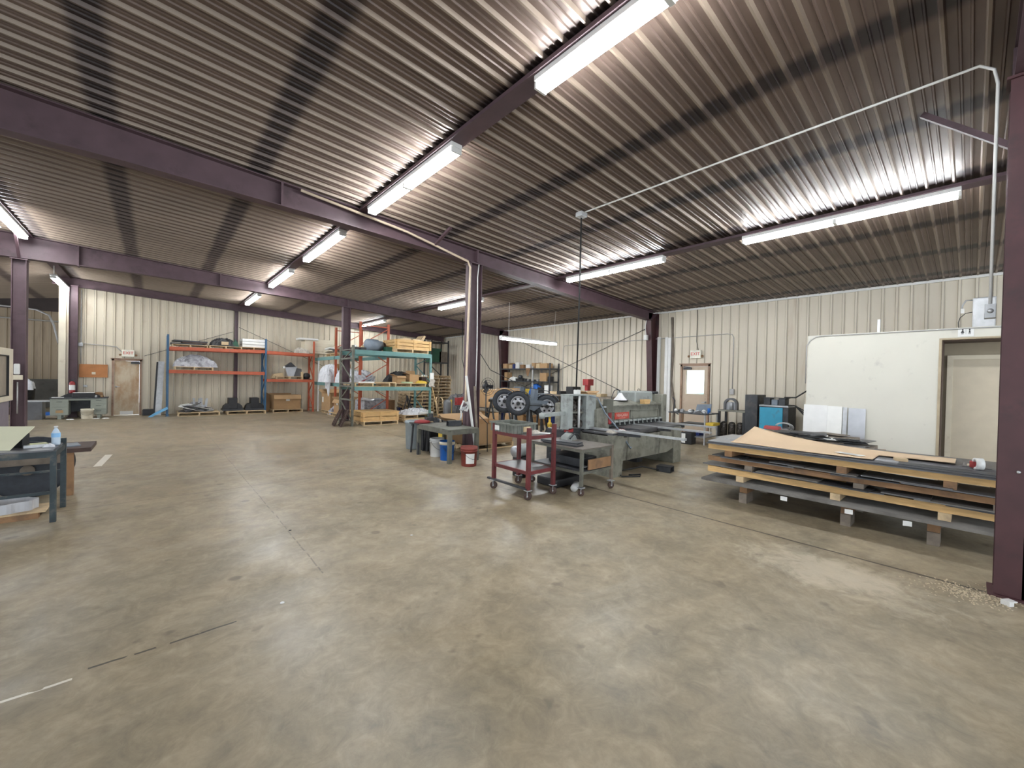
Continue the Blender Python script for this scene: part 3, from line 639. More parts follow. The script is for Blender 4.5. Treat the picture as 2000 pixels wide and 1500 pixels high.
def crumple(name, m, loc, sx, sy, sz, label, cat, seed, rz=0, n=16, group=None, amp=1.0, base=.0, parent=None):
    """loose heap of draped sheet: closed lump with sharp folds"""
    r = random.Random(seed); ph = [(r.uniform(2, 9), r.uniform(2, 9), r.uniform(0, 6), r.uniform(.2, 1)) for _ in range(7)]
    def f(u, v):
        x, y = (u-.5)*sx, (v-.5)*sy; e = max(0, 1-max(abs(2*u-1), abs(2*v-1))**3)
        h = sum(a*abs(math.sin(p*u+q*v+o)) for p, q, o, a in ph)/3.2
        return (x*(1+.08*math.sin(9*v+seed)), y*(1+.08*math.sin(8*u+seed)), max(.004, e**.6*sz*(.35+.65*h*amp)))
    mb = MB(); n = int(n*1.5); mb.grid(f, n, n, 0, False)
    for v in mb.bm.verts:
        if not v.is_boundary: v.co += Vector((r.uniform(-1, 1)*sx/n*.30, r.uniform(-1, 1)*sy/n*.30, r.uniform(-.5, 1)*min(sz*.16, .035)))
    ed = [e for e in mb.bm.edges if e.is_boundary]
    ext = bmesh.ops.extrude_edge_only(mb.bm, edges=ed); vs = [v for v in ext['geom'] if isinstance(v, bmesh.types.BMVert)]
    for v in vs: v.co.z = 0
    bmesh.ops.holes_fill(mb.bm, edges=[e for e in mb.bm.edges if e.is_boundary], sides=0)
    if parent: return mb.build(name, m, parent)
    return solo(mb, name, m, loc, label, cat, rz, group)
def plates(x, y, z, n, spread, size, mats, seed, label, group, name='metal_offcut', th=.012, tilt=.0, cat='metal offcut', rz=0):
    """pile of flat pieces, each its own object"""
    r = random.Random(seed); k = 0
    for i in range(n):
        w_, l = r.uniform(*size), r.uniform(*size)*1.3
        px, py = x+r.uniform(-spread[0], spread[0]), y+r.uniform(-spread[1], spread[1])
        o = solo(MB().box(-w_/2, -l/2, 0, w_/2, l/2, th), name, mats[i % len(mats)], (px, py, z+k*th), label, cat, rz+r.uniform(-.5, .5), group)
        if tilt: o.rotation_euler = (r.uniform(-tilt, tilt), r.uniform(-tilt, tilt), rz+r.uniform(-.8, .8)); o.location.z += tilt*w_*.3
        k += 1
# ------------------------------------------------------------------ pallet racks
def upright(parent, x, y, rz, h, depth, m, hole=True, mb_=None):
    """frame of two posts and lacing; depth along local y"""
    c, s = math.cos(rz), math.sin(rz)
    def T(u, v, z): return (x+u*c-v*s, y+u*s+v*c, z)
    for v in (0, depth):
        mb = MB(); mb.bar(T(0, v, 0), T(0, v, h), .075, .06, up=(c, s, 0)); mb.bar(T(0, v, 0), T(0, v, .012), .13, .12, up=(c, s, 0)); po = mb.build('post', m, parent)
        if hole:
            q = MB()
            for k in range(int(h/.1)):
                for sg in (-.018, .018): q.bar(T(sg, v-.031 if v == 0 else v+.031, .08+k*.1), T(sg, v-.031 if v == 0 else v+.031, .11+k*.1), .010, .004, up=(-s, c, 0))
            q.build('slot_row', 'black', po)
    mb = MB(); k = 0; z = .15
    while z < h-.2:
        z2 = min(z+.62, h-.12); a, b = (0, depth) if k % 2 == 0 else (depth, 0)
        mb.bar(T(0, a, z), T(0, b, z2), .032, .025); z = z2; k += 1
    mb.bar(T(0, 0, h-.12), T(0, depth, h-.12), .032, .03); mb.bar(T(0, 0, .15), T(0, depth, .15), .032, .03)
    mb.build('lacing', m, parent)
def beam(parent, a, b, m, h=.11, w_=.045): return MB().bar(a, b, w_, h).build('beam', m, parent)
g = 'pallet racks'
RA = thing('pallet_rack', (0, 18.55, 0), 'long blue and orange pallet rack along the back wall', 'pallet rack')
upright(RA, .32, 0, 0, 2.86, .70, 'blue_rack'); upright(RA, 3.28, 0, 0, 2.94, .70, 'blue_rack'); upright(RA, 5.06, .02, 0, 2.98, .68, 'orange', False)
ZA, ZB, ZC = 2.36, 1.57, 1.30
for z in (ZA, ZB):
    for v in (-.04, .73): beam(RA, (.36, v, z-.0+.02*(z == ZA)), (3.24, v, z+.07*(z == ZA)), 'orange', .12)
for v in (-.04, .73): beam(RA, (3.32, v, ZA+.06), (5.02, v, ZA+.03), 'orange', .11); beam(RA, (3.32, v, ZC), (5.02, v, ZC), 'orange', .11)
RB = thing('pallet_rack', (5.27, 13.9, 0), 'orange and teal pallet rack running from the back wall towards the green rack', 'pallet rack')
for y, h in ((0, 3.42), (2.5, 3.42)): upright(RB, 0, y, -PI/2, h, 1.0, 'orange')
for u in (-.04, 1.04):
    for z in (1.20, 2.24): beam(RB, (u, .04, z), (u, 2.46, z), 'teal_rack', .13); beam(RB, (u, 2.54, z), (u, 5.2, z), 'teal_rack', .13)
for u in (0, 1.0):
    MB().bar((u, 4.72, 0), (u, 4.72, 2.3), .06, .05, up=(1, 0, 0)).build('post', 'white_metal' if u == 0 else 'orange', RB)
RC = thing('pallet_rack', (0, 12.6, 0), 'dusty teal rack loaded with pallets in the middle of the room', 'pallet rack')
upright(RC, 4.56, 0, 0, 2.5, 1.1, 'olive'); upright(RC, 7.26, .0, 0, 2.36, 1.1, 'teal_rack', False)
for v in (-.04, 1.14):
    for z in (1.16, 2.30): beam(RC, (4.60, v, z), (7.22, v, z), 'teal_rack', .14 if z > 2 else .12)
for z in (.8, 1.22, 1.32, 2.1): MB().bar((4.56, .0, z), (4.56, 1.1, z), .03, .05).build('cross_tie', 'olive', RC)
ta = 2.42; 
# rack A loads
pallet(.93, 18.95, ta-.0, 0, 'pallet at the left end of the orange rack top holding dark flat stock', None, .92)
pallet(1.98, 18.95, ta+.02, 0, 'pallet on the orange rack top under black bundles and a green bracket', None, .92)
pallet(2.88, 18.95, ta+.04, 0, 'pallet under the white wrapped block on the orange rack top', None, .8)
for k, (dx, l, m) in enumerate(((-.1, .9, 'steel_dark'), (.12, .7, 'wood_dark'), (.0, .95, 'steel_dark'))):
    solo(MB().box(-l/2, -.3, 0, l/2, .3, .05), 'steel_plate', m, (.93+dx, 18.9, ta+.122+k*.05), ['dark flat steel stack, bottom piece, on the leftmost upper pallet', 'dark brown flat piece in the middle of the leftmost upper stack', 'top dark steel piece on the leftmost upper pallet'][k], 'steel plate', .05*k)
crumple('wrapped_bundle', 'black', (1.95, 18.9, ta+.142), .85, .6, .28, 'black wrapped bundle on the orange rack top beside a green bracket', 'bundle', 3)
solo(MB().prism([(-.12, 0, 0), (.18, 0, 0), (.14, 0, .16), (.05, 0, .30), (.03, 0, .17), (-.12, 0, .12)], (0, .1, 0)), 'green_bracket', 'green', (2.22, 18.62, ta+.142), 'dark green metal bracket sticking up at the end of the black bundle', 'bracket')
solo(MB().box(-.11, -.01, 0, .11, .01, .12), 'paper_tag', 'wood_pale', (1.95, 18.56, ta+.19), 'tan paper tag on the front of the black bundle', 'tag')
t = thing('wrapped_block', (2.88, 18.95, ta+.162), 'white plastic wrapped block on the orange rack top beside the blue post', 'block')
for k in range(3): MB().box(-.38, -.35, k*.11, .38, .35, k*.11+.10).build('layer', ['white_plastic', 'paper', 'white_metal'][k], t, .012)
pallet(1.05, 18.95, ZB+.06, 0, 'pallet on the lower orange shelf under the plastic wrapped load', None, 1.0)
crumple('wrapped_load', 'plastic_wrap', (1.1, 18.93, ZB+.182), 1.2, .8, .36, 'grey plastic wrapped load on the lower orange shelf', 'wrapped load', 8, n=20)
pallet(4.15, 18.95, ZC+.055, 0, 'pallet on the lower shelf of the right orange bay', None, .9)
t = thing('steel_hopper', (4.2, 18.85, ZC+.177), 'bent grey steel hopper tipped on the lower shelf of the right bay', 'hopper')
mb = MB(); mb.prism([(-.1, -.2, .0), (.1, -.2, 0), (.22, -.2, .42), (-.22, -.2, .38)], (0, .02, 0)); mb.prism([(.1, -.2, 0), (.22, -.2, .42), (.22, .2, .42), (.1, .2, 0)], (.02, 0, 0)); mb.build('side_sheet', 'steel_light', t)
MB().prism([(-.26, -.2, .36), (.02, -.2, .58), (.2, -.2, .40)], (0, .3, 0)).build('cover', 'steel_dark', t)
MB().lathe([(.03, 0), (.045, .02), (.045, .06), (0, .06)], (-.22, -.24, .36), 12, (-1, -.4, .2)).build('spout', 'paper', t)
solo(MB().prism([(-.2, -.2, 0), (.2, -.2, 0), (.16, -.2, .32), (-.05, -.2, .36)], (0, .35, 0)), 'steel_chute', 'steel_sheet', (4.47, 18.95, ZC+.177), 'grey folded steel chute beside the tipped hopper', 'chute')
solo(MB().prism([(-.2, 0, 0), (.28, 0, 0), (.2, 0, .22), (-.1, 0, .16)], (0, .3, 0)), 'wooden_wedge', 'wood_pale', (3.72, 18.75, ZC+.10), 'pale wooden wedge block by the blue post on the lower shelf', 'wedge')
t = thing('floor_machine', (4.82, 18.85, ZC+.057), 'small black motor in a pale wooden cradle at the right end of the lower shelf', 'motor')
MB().box(-.22, -.2, 0, -.14, .2, .32).build('cradle', 'wood_pale', t); MB().lathe([(0, -.2), (.11, -.2), (.13, -.15), (.13, .15), (0, .2)], (.02, 0, .15), 18, (0, 1, 0)).build('housing', 'black', t); MB().box(-.14, -.18, 0, .18, .18, .03).build('base', 'steel_dark', t)
# floor under rack A
pallet(1.2, 18.85, 0, 0, 'pallet on the floor under the orange rack heaped with scrap sheet', None, 1.1)
plates(1.2, 18.8, .124, 16, (.32, .2), (.2, .5), ['steel_light', 'steel_sheet', 'white_metal', 'plastic_wrap'], 11, 'bent bright metal offcut in the heap under the orange rack', 'metal offcuts heaped on the floor pallet', th=.016, tilt=.30)
for k, (dx, rz) in enumerate(((-.08, .2), (.14, -.15))):
    solo(MB().prism([(-.09, 0, 0), (.09, 0, 0), (.12, 0, .34), (.05, 0, .34), (.03, 0, .10), (-.04, 0, .10), (-.05, 0, .36), (-.12, 0, .36)], (0, .03, 0)), 'steel_bracket', 'steel_light', (1.22+dx, 18.72+.1*k, .26), ['left U shaped bright bracket standing in the scrap heap', 'right U shaped bright bracket standing in the scrap heap'][k], 'bracket', rz)
pallet(2.65, 18.9, 0, 0, 'pale pallet on the floor carrying two identical black machines', None, 1.15)
def blackunit(x, s):
    t = thing('black_machine', (x, 18.95, .124), 'black boxy machine on the floor pallet, '+s, 'machine', 0, 'black machines on the floor pallet')
    MB().box(-.33, -.3, 0, .33, .3, .06).build('base', 'steel_dark', t); MB().box(-.14, -.2, .06, .14, .2, .48).build('tower', 'black', t, .01)
    for s_ in (-1, 1): MB().prism([(s_*.14, -.2, .06), (s_*.32, -.2, .06), (s_*.29, -.2, .18), (s_*.2, -.2, .26), (s_*.14, -.2, .26)], (0, .35, 0)).build('side_arm', 'black', t)
    return t
blackunit(2.25, 'left one'); blackunit(2.97, 'right one by the blue post')
t = carton(4.1, 19.0, .124, 1.0, .7, .58, 0, 'large open carton on a pallet beside the blue rack post', 'Fl', (.02, .38, .14, .09)); pallet(4.1, 19.0, 0, 0, 'pallet under the large open carton by the blue rack post')
solo(MB().box(-.5, -.08, 0, .5, .08, .75), 'cardboard_box', 'card', (3.9, 19.46, .0), 'plain cardboard box standing behind the open carton against the back wall', 'box')
t = thing('steel_channel', (.1, 19.0, 0), 'tall galvanised channel leaning on the blue rack end', 'channel'); MB().bar((-.02, .1, .0), (.06, .3, 1.92), .17, .03, up=(0, 1, 0)).build('web', 'galv', t); MB().bar((-.13, .1, .0), (-.05, .3, 1.90), .05, .06, up=(0, 1, 0)).build('flange', 'black', t)
solo(MB().prism([(-.3, 0, 0), (-.2, 0, 0), (.22, 0, .26), (.2, 0, .34), (-.1, 0, .16)], (0, .1, 0)), 'blue_bag', mat('pale_blue_film', (.16, .42, .68), .5), (.12, 18.42, 0), 'pale blue plastic film on the floor at the blue rack foot', 'plastic film')
solo(MB().box(-.25, -.12, 0, .15, .12, .22), 'black_case', 'black', (-.08, 19.25, 0), 'low black case on the floor between exit door and rack', 'case', bevel=.02)
# rack B goods: white furniture on the top of the back corner, sheets, boxes
t = thing('white_cabinet', (5.35, 18.98, 2.47), 'cream boxy cabinet with drawers lying on top of the back rack', 'cabinet')
MB().box(-.62, -.33, 0, .55, .27, .62).build('body', 'cream', t, .01)
for z in (.1, .3): MB().box(-.38, -.342, z, .5, -.33, z+.17).build('drawer', 'cream', t, .006)
MB().box(-.85, -.38, .56, -.1, .2, .64).build('lid', 'white_metal', t, .01)
crumple('rag_heap', 'rag', (4.62, 18.8, 2.45), .5, .5, .25, 'grey rag heap at the right end of the orange rack top', 'rag heap', 21)
pallet(5.75, 17.0, 2.31, PI/2, 'pallet on the teal beams under loose white boards', None, 1.0)
for k, (x, y, rz, m, s) in enumerate(((5.72, 17.3, .1, 'cream', 'bottom cream board'), (5.70, 17.15, -.1, 'steel_sheet', 'grey sheet'), (5.75, 17.35, .15, 'paper', 'white bent board'), (5.70, 17.2, .05, 'cream', 'top cream sheet'))):
    o = solo(MB().grid(lambda u, v: ((u-.5)*.8, (v-.5)*1.15, .10*math.sin(v*3+u*2)+.05), 6, 10, .03), 'loose_board', m, (x, y, 2.44+k*.055), s+' in the loose pile on the teal rack top', 'board', rz); o.rotation_euler.x = .06
carton(5.7, 14.75, 2.31, .5, .4, .26, .1, 'orange cardboard tray on the teal rack top beside the purple column', '', None, mat('orange_card', (.55, .16, .06), .8))
crumple('plastic_sheet', 'tarp', (5.42, 15.75, 1.28), .5, .95, .62, 'white plastic sheeting on the lower teal beam nearer the green rack', 'plastic sheet', 33, n=16)
crumple('plastic_sheet', 'tarp', (5.2, 17.0, 1.28), .5, 1.0, .62, 'white plastic sheeting spilling over the lower teal beam', 'plastic sheet', 31, n=22)
solo(MB().prism([(0, -.3, 0), (0, .3, 0), (0, .25, -.30), (0, .05, -.34), (0, -.1, -.62), (0, -.2, -.5)], (-.03, 0, 0)), 'plastic_sheet', 'tarp', (5.12, 16.8, 1.35), 'torn end of white plastic hanging below the lower teal beam', 'plastic sheet')
t = carton(5.72, 16.95, 1.27, .45, .5, .75, PI/2, 'tan carton with yellow bands buried in the white plastic sheeting', '', None); MB().box(-.251, -.252, .25, .251, .252, .34).build('band', 'yellow', t)
crumple('plastic_sheet', 'tarp', (5.7, 14.9, 1.28), .8, 1.0, .5, 'white plastic sheeting on the lower teal shelf behind the column', 'plastic sheet', 35, n=18)
carton(5.75, 17.6, .124, .95, .95, .68, -PI/2+.06, 'big plain cardboard box on a pallet under the teal rack', 'l', (-.32, .42, .14, .22)); pallet(5.75, 17.6, 0, PI/2, 'pallet under the big plain cardboard box below the teal rack')
carton(5.45, 15.9, .124, .55, .55, .52, -PI/2+.1, 'smaller open carton with raised flap on the pallet beside the brown skids', 'bFl', (.0, .36, .1, .1)); pallet(5.6, 16.15, 0, PI/2, 'pallet under the smaller open carton with the raised flap')
crumple('plastic_wrap', 'plastic_wrap', (5.5, 16.72, .0), .7, .3, .35, 'clump of clear plastic wrap between the two cartons', 'plastic wrap', 37)
# leaning brown skids
for k, (x, y, m, s) in enumerate(((4.32, 13.05, 'wood_dark', 'dark brown skid leaning against the grey rack frame, outer one'), (4.42, 12.75, 'wood_dark', 'dark brown skid leaning nearest the grey rack post'))):
    t = thing('leaning_skid', (x, y, 0), s, 'skid', -.2)
    for dy in (-.22, .0, .2): MB().bar((-.17, dy, .0), (.06, dy, .5), .05, .08, up=(0, 1, 0)).build('runner', m, t)
    for z in (.06, .2, .34, .47): MB().bar((-.17+.23*z/.5, -.26, z), (-.17+.23*z/.5, .26, z), .02, .07).build('slat', m, t)
# rack C loads
def crate(x, y, z, sx, sy, sz, rz, label, slats=3, name='wooden_crate'):
    t = thing(name, (x, y, z), label, 'crate', rz)
    h = (sz-.02*(slats-1))/slats
    for s_, (a, b) in enumerate((((-sx/2, -sy/2), (sx/2, -sy/2)), ((sx/2, -sy/2), (sx/2, sy/2)), ((sx/2, sy/2), (-sx/2, sy/2)), ((-sx/2, sy/2), (-sx/2, -sy/2)))):
        mb = MB()
        for k in range(slats): zz = k*(h+.02)+h/2; mb.bar((a[0], a[1], zz), (b[0], b[1], zz), .02, h)
        mb.build('slatted_side', 'wood', t)
    for a in ((-sx/2+.05, -sy/2-.02), (0, -sy/2-.02), (sx/2-.05, -sy/2-.02), (-sx/2-.02, -sy/2+.05), (-sx/2-.02, sy/2-.05)): MB().c(a[0], a[1], sz/2, .07 if abs(a[1]+sy/2+.02) < .01 else .02, .02 if abs(a[1]+sy/2+.02) < .01 else .07, sz).build('batten', 'wood', t)
    MB().box(-sx/2, -sy/2, 0, sx/2, sy/2, .02).build('floor_board', 'wood_pale', t)
    return t
pallet(6.55, 13.12, 2.37, 0, 'dark grey pallet under the slatted pine crate on the green rack top', None, 1.1)
t = crate(6.62, 13.1, 2.49, 1.3, 1.0, .32, 0, 'slatted pine crate high on top of the green rack')
solo(MB().prism([(-.5, 0, 0), (.42, 0, 0), (.55, 0, .19), (.49, 0, .22), (.36, 0, .06), (.06, 0, .07), (.02, 0, .0), (-.06, 0, .08), (-.25, 0, .09)], (0, .5, 0)), 'cardboard_sheet', 'wood_pale', (6.65, 12.85, 2.81), 'torn cardboard sheets poking out above the slatted pine crate', 'cardboard')
t = thing('wrapped_motor', (5.45, 13.2, 2.37), 'round silver and black motor on the green rack top', 'motor'); MB().lathe([(0, -.25), (.2, -.25), (.21, -.1), (.21, .1), (.17, .12), (.17, .28), (0, .28)], (0, 0, .21), 22, (1, .3, 0)).build('housing', 'bluegrey', t); MB().box(-.3, -.16, 0, .3, .16, .03).build('foot', 'steel_dark', t); MB().lathe([(0, 0), (.14, 0), (.14, .12), (0, .12)], (.26, .06, .21), 18, (1, .3, 0)).build('end_cap', 'wood_dark', t)
for k, x in enumerate((4.75, 4.98)): 
    t = thing('small_pump', (x, 12.95, 2.37), ['small black pump with a pale knob beside the rack post', 'small black pump with a tan knob, second from the rack post'][k], 'pump'); MB().box(-.09, -.1, 0, .09, .1, .1).build('base', 'black', t, .01); MB().lathe([(.0, 0), (.05, .0), (.055, .04), (.0, .08)], (0, 0, .1), 14).build('knob', 'white_plastic' if k == 0 else 'wood_pale', t)
solo(MB().box(-.12, -.12, 0, .12, .12, .18), 'green_case', 'green', (5.86, 13.0, 2.37), 'small dark green case next to the orange upright on the rack top', 'case', bevel=.01)
pallet(5.2, 13.12, 1.22, 0, 'left pallet on the lower beams of the green rack', None, 1.05)
pallet(6.52, 13.12, 1.22, 0, 'right pallet on the lower beams of the green rack', None, 1.05)
z = 1.344
solo(MB().box(-.2, -.14, 0, .2, .14, .035), 'paper_stack', 'paper', (5.05, 12.75, z), 'pale stack of papers on the left lower pallet', 'papers')
solo(MB().box(-.28, -.2, 0, .28, .2, .03), 'wooden_board', 'wood_pale', (5.7, 12.8, z), 'pale wooden board at the right of the left lower pallet', 'board', .15)
t = thing('tripod_parts', (5.25, 13.15, z), 'grey welded bracket parts with red ends on the left lower pallet', 'bracket')
for k in range(4): MB().bar((-.25+.1*k, -.1, .02), (.1+.06*k, .1, .14+.05*(k % 2)), .04, .04).build('bar', ['red', 'steel_light', 'bluegrey', 'steel_light'][k], t)
crumple('cloth_bundle', 'plastic_wrap', (5.05, 13.4, z), .5, .3, .2, 'grey wrapped bundle at the back of the left lower pallet', 'bundle', 51)
carton(6.25, 12.95, z, .34, .3, .24, .1, 'tan open carton on the right lower pallet, left one', 'lF'); carton(6.78, 13.0, z, .34, .34, .3, -.1, 'tan carton with raised flaps in the middle of the right lower pallet', 'Bl')
carton(6.98, 13.2, z, .2, .25, .2, .2, 'small grey brown box behind the raised flap carton', '', None, 'wood_brown')
t = thing('red_gear', (7.15, 12.95, z), 'dark red gearbox with pale knobs at the right end of the lower pallet', 'gearbox'); MB().box(-.1, -.12, 0, .1, .12, .22).build('case', 'wood_dark', t, .01)
for dx in (-.08, .02, .09): MB().lathe([(0, 0), (.035, .0), (.035, .05), (0, .06)], (dx, -.1, .24), 12, (0, -.5, 1)).build('knob', 'paper', t)
solo(MB().prism([(-.2, -.1, 0), (.2, -.1, 0), (.12, -.1, .07), (-.05, -.1, .1)], (0, .2, 0)), 'yellow_bag', 'yellow', (6.95, 12.68, z), 'flat yellow bag lying at the front of the right lower pallet', 'bag')
solo(MB().box(-.16, -.12, 0, .16, .12, .05), 'green_folder', mat('pale_green_card', (.42, .5, .30), .8), (6.42, 12.7, z), 'pale green flat box in front of the left open carton', 'box')
crumple('cable_tangle', 'black', (6.5, 13.45, z), 1.1, .3, .36, 'dark tangle of hoses at the back of the right lower pallet', 'hose tangle', 55)
t = crate(5.47, 13.05, .124, 1.22, .95, .28, .0, 'pine crate box on a pallet on the floor under the green rack', 2); MB().box(-.64, -.5, .28, .64, .5, .30).build('lid', 'wood', t); pallet(5.47, 13.05, 0, 0, 'pallet under the pine crate on the floor', None, 1.05)
# under rack C/B: wrapped stack of bags, blue barrel
t = thing('bag_stack', (6.1, 14.9, 0), 'shrink wrapped stack of grey bags behind the pine floor crate', 'bag stack')
for k in range(4): MB().grid(lambda u, v, k=k: ((u-.5)*.95*(1-.03*k), (v-.5)*.9, .18*k+.18+.035*math.sin(7*u+k)*math.sin(6*v)-.08*(max(abs(2*u-1), abs(2*v-1))**6)), 12, 8, .17).build('bag', 'plastic_wrap', t)
t = thing('blue_barrel', (8.3, 15.6, 0), 'dark blue barrel lying under the racks beside the bag stack', 'barrel'); MB().lathe([(0, -.4), (.27, -.4), (.29, -.36), (.28, 0), (.29, .36), (.27, .4), (0, .4)], (0, 0, .33), 26, (1, -.3, 0)).build('shell', 'navy', t); MB().box(-.3, -.25, 0, .3, .25, .06).build('cradle', 'steel_dark', t)
solo(MB().prism([(-.3, 0, 0), (.3, 0, 0), (.33, 0, .42), (-.05, 0, .55), (-.36, 0, .3)], (.1, .4, 0)), 'blue_bin', 'navy', (7.7, 15.2, 0), 'dark blue open bin in front of the blue barrel', 'bin')
carton(9.1, 16.0, 0, .6, .5, .34, .2, 'worn brown carton on the floor behind the pallet stack', 'l', None, 'wood_brown')
carton(7.0, 15.6, .0, .5, .5, .62, 0, 'brown upright carton deep under the teal racks', '', None, 'wood_brown')
pallet(6.85, 13.0, 0, .05, 'weathered pallet on the floor with a second one on it, right of pine crate', None, 1.0); pallet(6.85, 13.2, .123, .05, 'upper weathered pallet carrying white plastic on the floor', None, .9)
crumple('plastic_sheet', 'tarp', (6.95, 13.05, .246), 1.0, .6, .2, 'crumpled white plastic on the low pallets right of the pine crate', 'plastic sheet', 61, n=20)
solo(MB().lathe([(0, -.3), (.05, -.3), (.05, .3), (0, .3)], (0, 0, .05), 12, (1, .2, 0)), 'foam_roll', 'white_plastic', (7.2, 12.75, .246), 'white foam roll lying on the low pallets', 'foam roll')
# tall pallet stack right of rack C
ORD = ['lowest', 'second from the floor', 'third from the floor', 'fourth from the floor', 'fifth from the floor', 'sixth from the floor', 'sixth from the top', 'fifth from the top', 'fourth from the top', 'third from the top', 'second from the top', 'topmost']
for k in range(12):
    y, x, o_ = 15.9, 9.25, .03*math.sin(k*2.1)
    pallet(x+o_, y, k*.139, 0, 'pale pallet in the tall stack beside the corner shelf, '+ORD[k], 'pallets in the tall stack', 1.15)
for k in range(7): pallet(7.95+.02*math.sin(k*1.7), 14.9, k*.139, 0, 'pale pallet in the shorter front stack, '+(ORD[k] if k < 3 else ORD[k+5]), 'pallets in the shorter stack', 1.0)
t = thing('folding_stand', (7.25, 13.9, 0), 'dark steel folding stand between the green rack and pallet stack', 'stand')
for a, b in (((-.2, 0, 0), (-.05, 0, .85)), ((.15, 0, 0), (-.15, .1, .85)), ((-.25, .35, 0), (-.05, .25, .85)), ((.15, .35, 0), (-.1, .25, .85))): MB().bar(a, b, .035).build('leg', 'steel_dark', t)
MB().bar((-.2, .05, .45), (.1, .1, .45), .02).build('brace', 'steel_dark', t)
# broom, shovel at rack end
t = thing('broom', (7.42, 12.3, 0), 'long handled broom leaning on the right post of the green rack', 'broom'); MB().tube([(.06, .0, .05), (-.14, .25, 1.35)], .014, 8).build('handle', 'wood', t); MB().lathe([(0, 0), (.08, 0), (.06, .1), (.02, .14), (0, .14)], (.07, -.01, 0), 14).build('head', 'rag', t)
t = thing('mesh_bag', (7.26, 12.5, 1.30), 'white cards and rags tied to the right post of the green rack', 'cards'); MB().box(-.07, -.02, .2, .07, .02, .42).build('card', 'paper', t); MB().grid(lambda u, v: ((u-.5)*.2+.03*math.sin(v*7), -.02+.02*math.sin(u*6), .2-.26*v), 5, 6, .02).build('rag', 'rag', t)
# dark corner shelving
t = thing('corner_shelf', (11.05, 18.6, 0), 'dark steel shelf in the back right corner with crates on it', 'shelf')
for x in (-.5, .5):
    for y in (-.35, .35): MB().box(x-.03, y-.03, 0, x+.03, y+.03, 3.5).build('post', 'steel_dark', t)
for z in (2.30, 3.35): MB().box(-.5, -.35, z, .5, .35, z+.06).build('shelf', 'steel_dark', t)
MB().bar((-.45, -.36, 2.1), (.45, -.36, 1.35), .06, .03).build('brace', 'steel_dark', t)
carton(11.25, 18.5, 2.36, .45, .5, .55, 0, 'grey brown carton on the dark corner shelf', '', None, 'wood_grey'); solo(MB().box(-.3, -.25, 0, .3, .25, .7), 'green_crate', 'green', (10.82, 18.5, 2.36), 'dark green crate on the corner shelf beside the grey carton', 'crate')
# ------------------------------------------------------------------ carton pallet behind the column, benches and bins
PAL.location = (5.62, 7.5, 0); PAL.rotation_euler = (0, 0, 0); PAL.scale = (1.15, 1, 1)
carton(5.60, 7.45, .124, 1.22, .9, .44, 0, 'big open tan carton on a pallet behind the middle column', 'bl')
pipe([(5.25, 6.7, .02), (5.35, 6.85, .6), (5.2, 7.3, .95)], .010, 'rope', 'thin black cable draped over the big open carton', 'cable', 'cable')
def leg(parent, x, y, h, s, m, name='leg'): return MB().box(x-s/2, y-s/2, 0, x+s/2, y+s/2, h).build(name, m, parent)
t = thing('steel_bench', (4.30, 6.78, 0), 'dusty grey steel bench in front of the middle column', 'bench')
MB().box(-.33, -.6, .60, .33, .6, .615).build('top', 'olive', t)
mb = MB()
for a, b in (((-.3, -.58), (.3, -.58)), ((-.3, .58), (.3, .58)), ((-.31, -.58), (-.31, .58)), ((.31, -.58), (.31, .58))): mb.bar((a[0], a[1], .56), (b[0], b[1], .56), .05, .08)
mb.build('rail', 'olive', t)
for x in (-.3, .3):
    for y in (-.57, .57): leg(t, x, y, .58, .065, 'olive')
t = thing('steel_tube', (4.42, 6.72, .615), 'short dark square steel tube lying on the grey bench', 'tube', -.15)
mb = MB()
for q in ((-.14, -.05, 0, .14, -.045, .1), (-.14, .045, 0, .14, .05, .1), (-.14, -.05, 0, .14, .05, .005), (-.14, -.05, .095, .14, .05, .1)): mb.box(*q)
mb.build('tube', 'steel_dark', t)
def bucket(x, y, m, label, band=None, lid=False, rz=0, h=.36, r=.14, lab=None):
    t = thing('bucket', (x, y, 0), label, 'bucket', rz)
    shell = MB().lathe([(0, 0), (r*.88, 0), (r*.9, .01), (r*.97, h*.78), (r*1.05, h*.78), (r*1.05, h*.80), (r*.98, h*.81), (r*.99, h*.89), (r*1.06, h*.89), (r*1.06, h*.91), (r, h*.92), (r*1.02, h), (r*.97, h), (r*.88, .03), (0, .02)], (0, 0, 0), 28); shell = shell.build('shell', m, t)
    if band: MB().lathe([(r*1.07, h*.82), (r*1.07, h*.98), (r*1.09, h*.98), (r*1.09, h*.82), (r*1.07, h*.82)], (0, 0, 0), 28).build('rim_band', band, t)
    a = [(-r*1.05*math.cos(q), -r*1.0*math.sin(q)-.02, h*.84-h*.45*math.sin(q)) for q in [PI*k/12 for k in range(13)]]
    MB().tube(a, .003, 5).build('handle', 'steel_dark', t)
    if lab:
        MB().lathe([(r*.955, h*.18), (r*.985, h*.62)], (0, 0, 0), 40)
        q = MB(); n = 10
        for k in range(n):
            t0, t1 = -PI/2-1.0+1.1*k/n, -PI/2-1.0+1.1*(k+1)/n
            q.bm.faces.new([q.bm.verts.new((rr*math.cos(tt), rr*math.sin(tt), zz)) for tt, zz, rr in ((t0, h*.16, r*.935), (t1, h*.16, r*.935), (t1, h*.68, r*.985), (t0, h*.68, r*.985))])
        q.build('paper_label', lab, shell)
    return t
bucket(4.20, 6.98, 'white_plastic', 'white plastic bucket under the grey bench')
bucket(4.17, 6.56, 'blue', 'bright blue bucket with a cream rim under the grey bench', 'cream')
bucket(4.21, 5.90, 'bucket_red', 'dusty red bucket with a pale label in front of the grey bench', lab='paper', r=.15, h=.34)
t = thing('trash_bin', (4.26, 8.02, 0), 'tall grey round bin left of the buckets', 'bin')
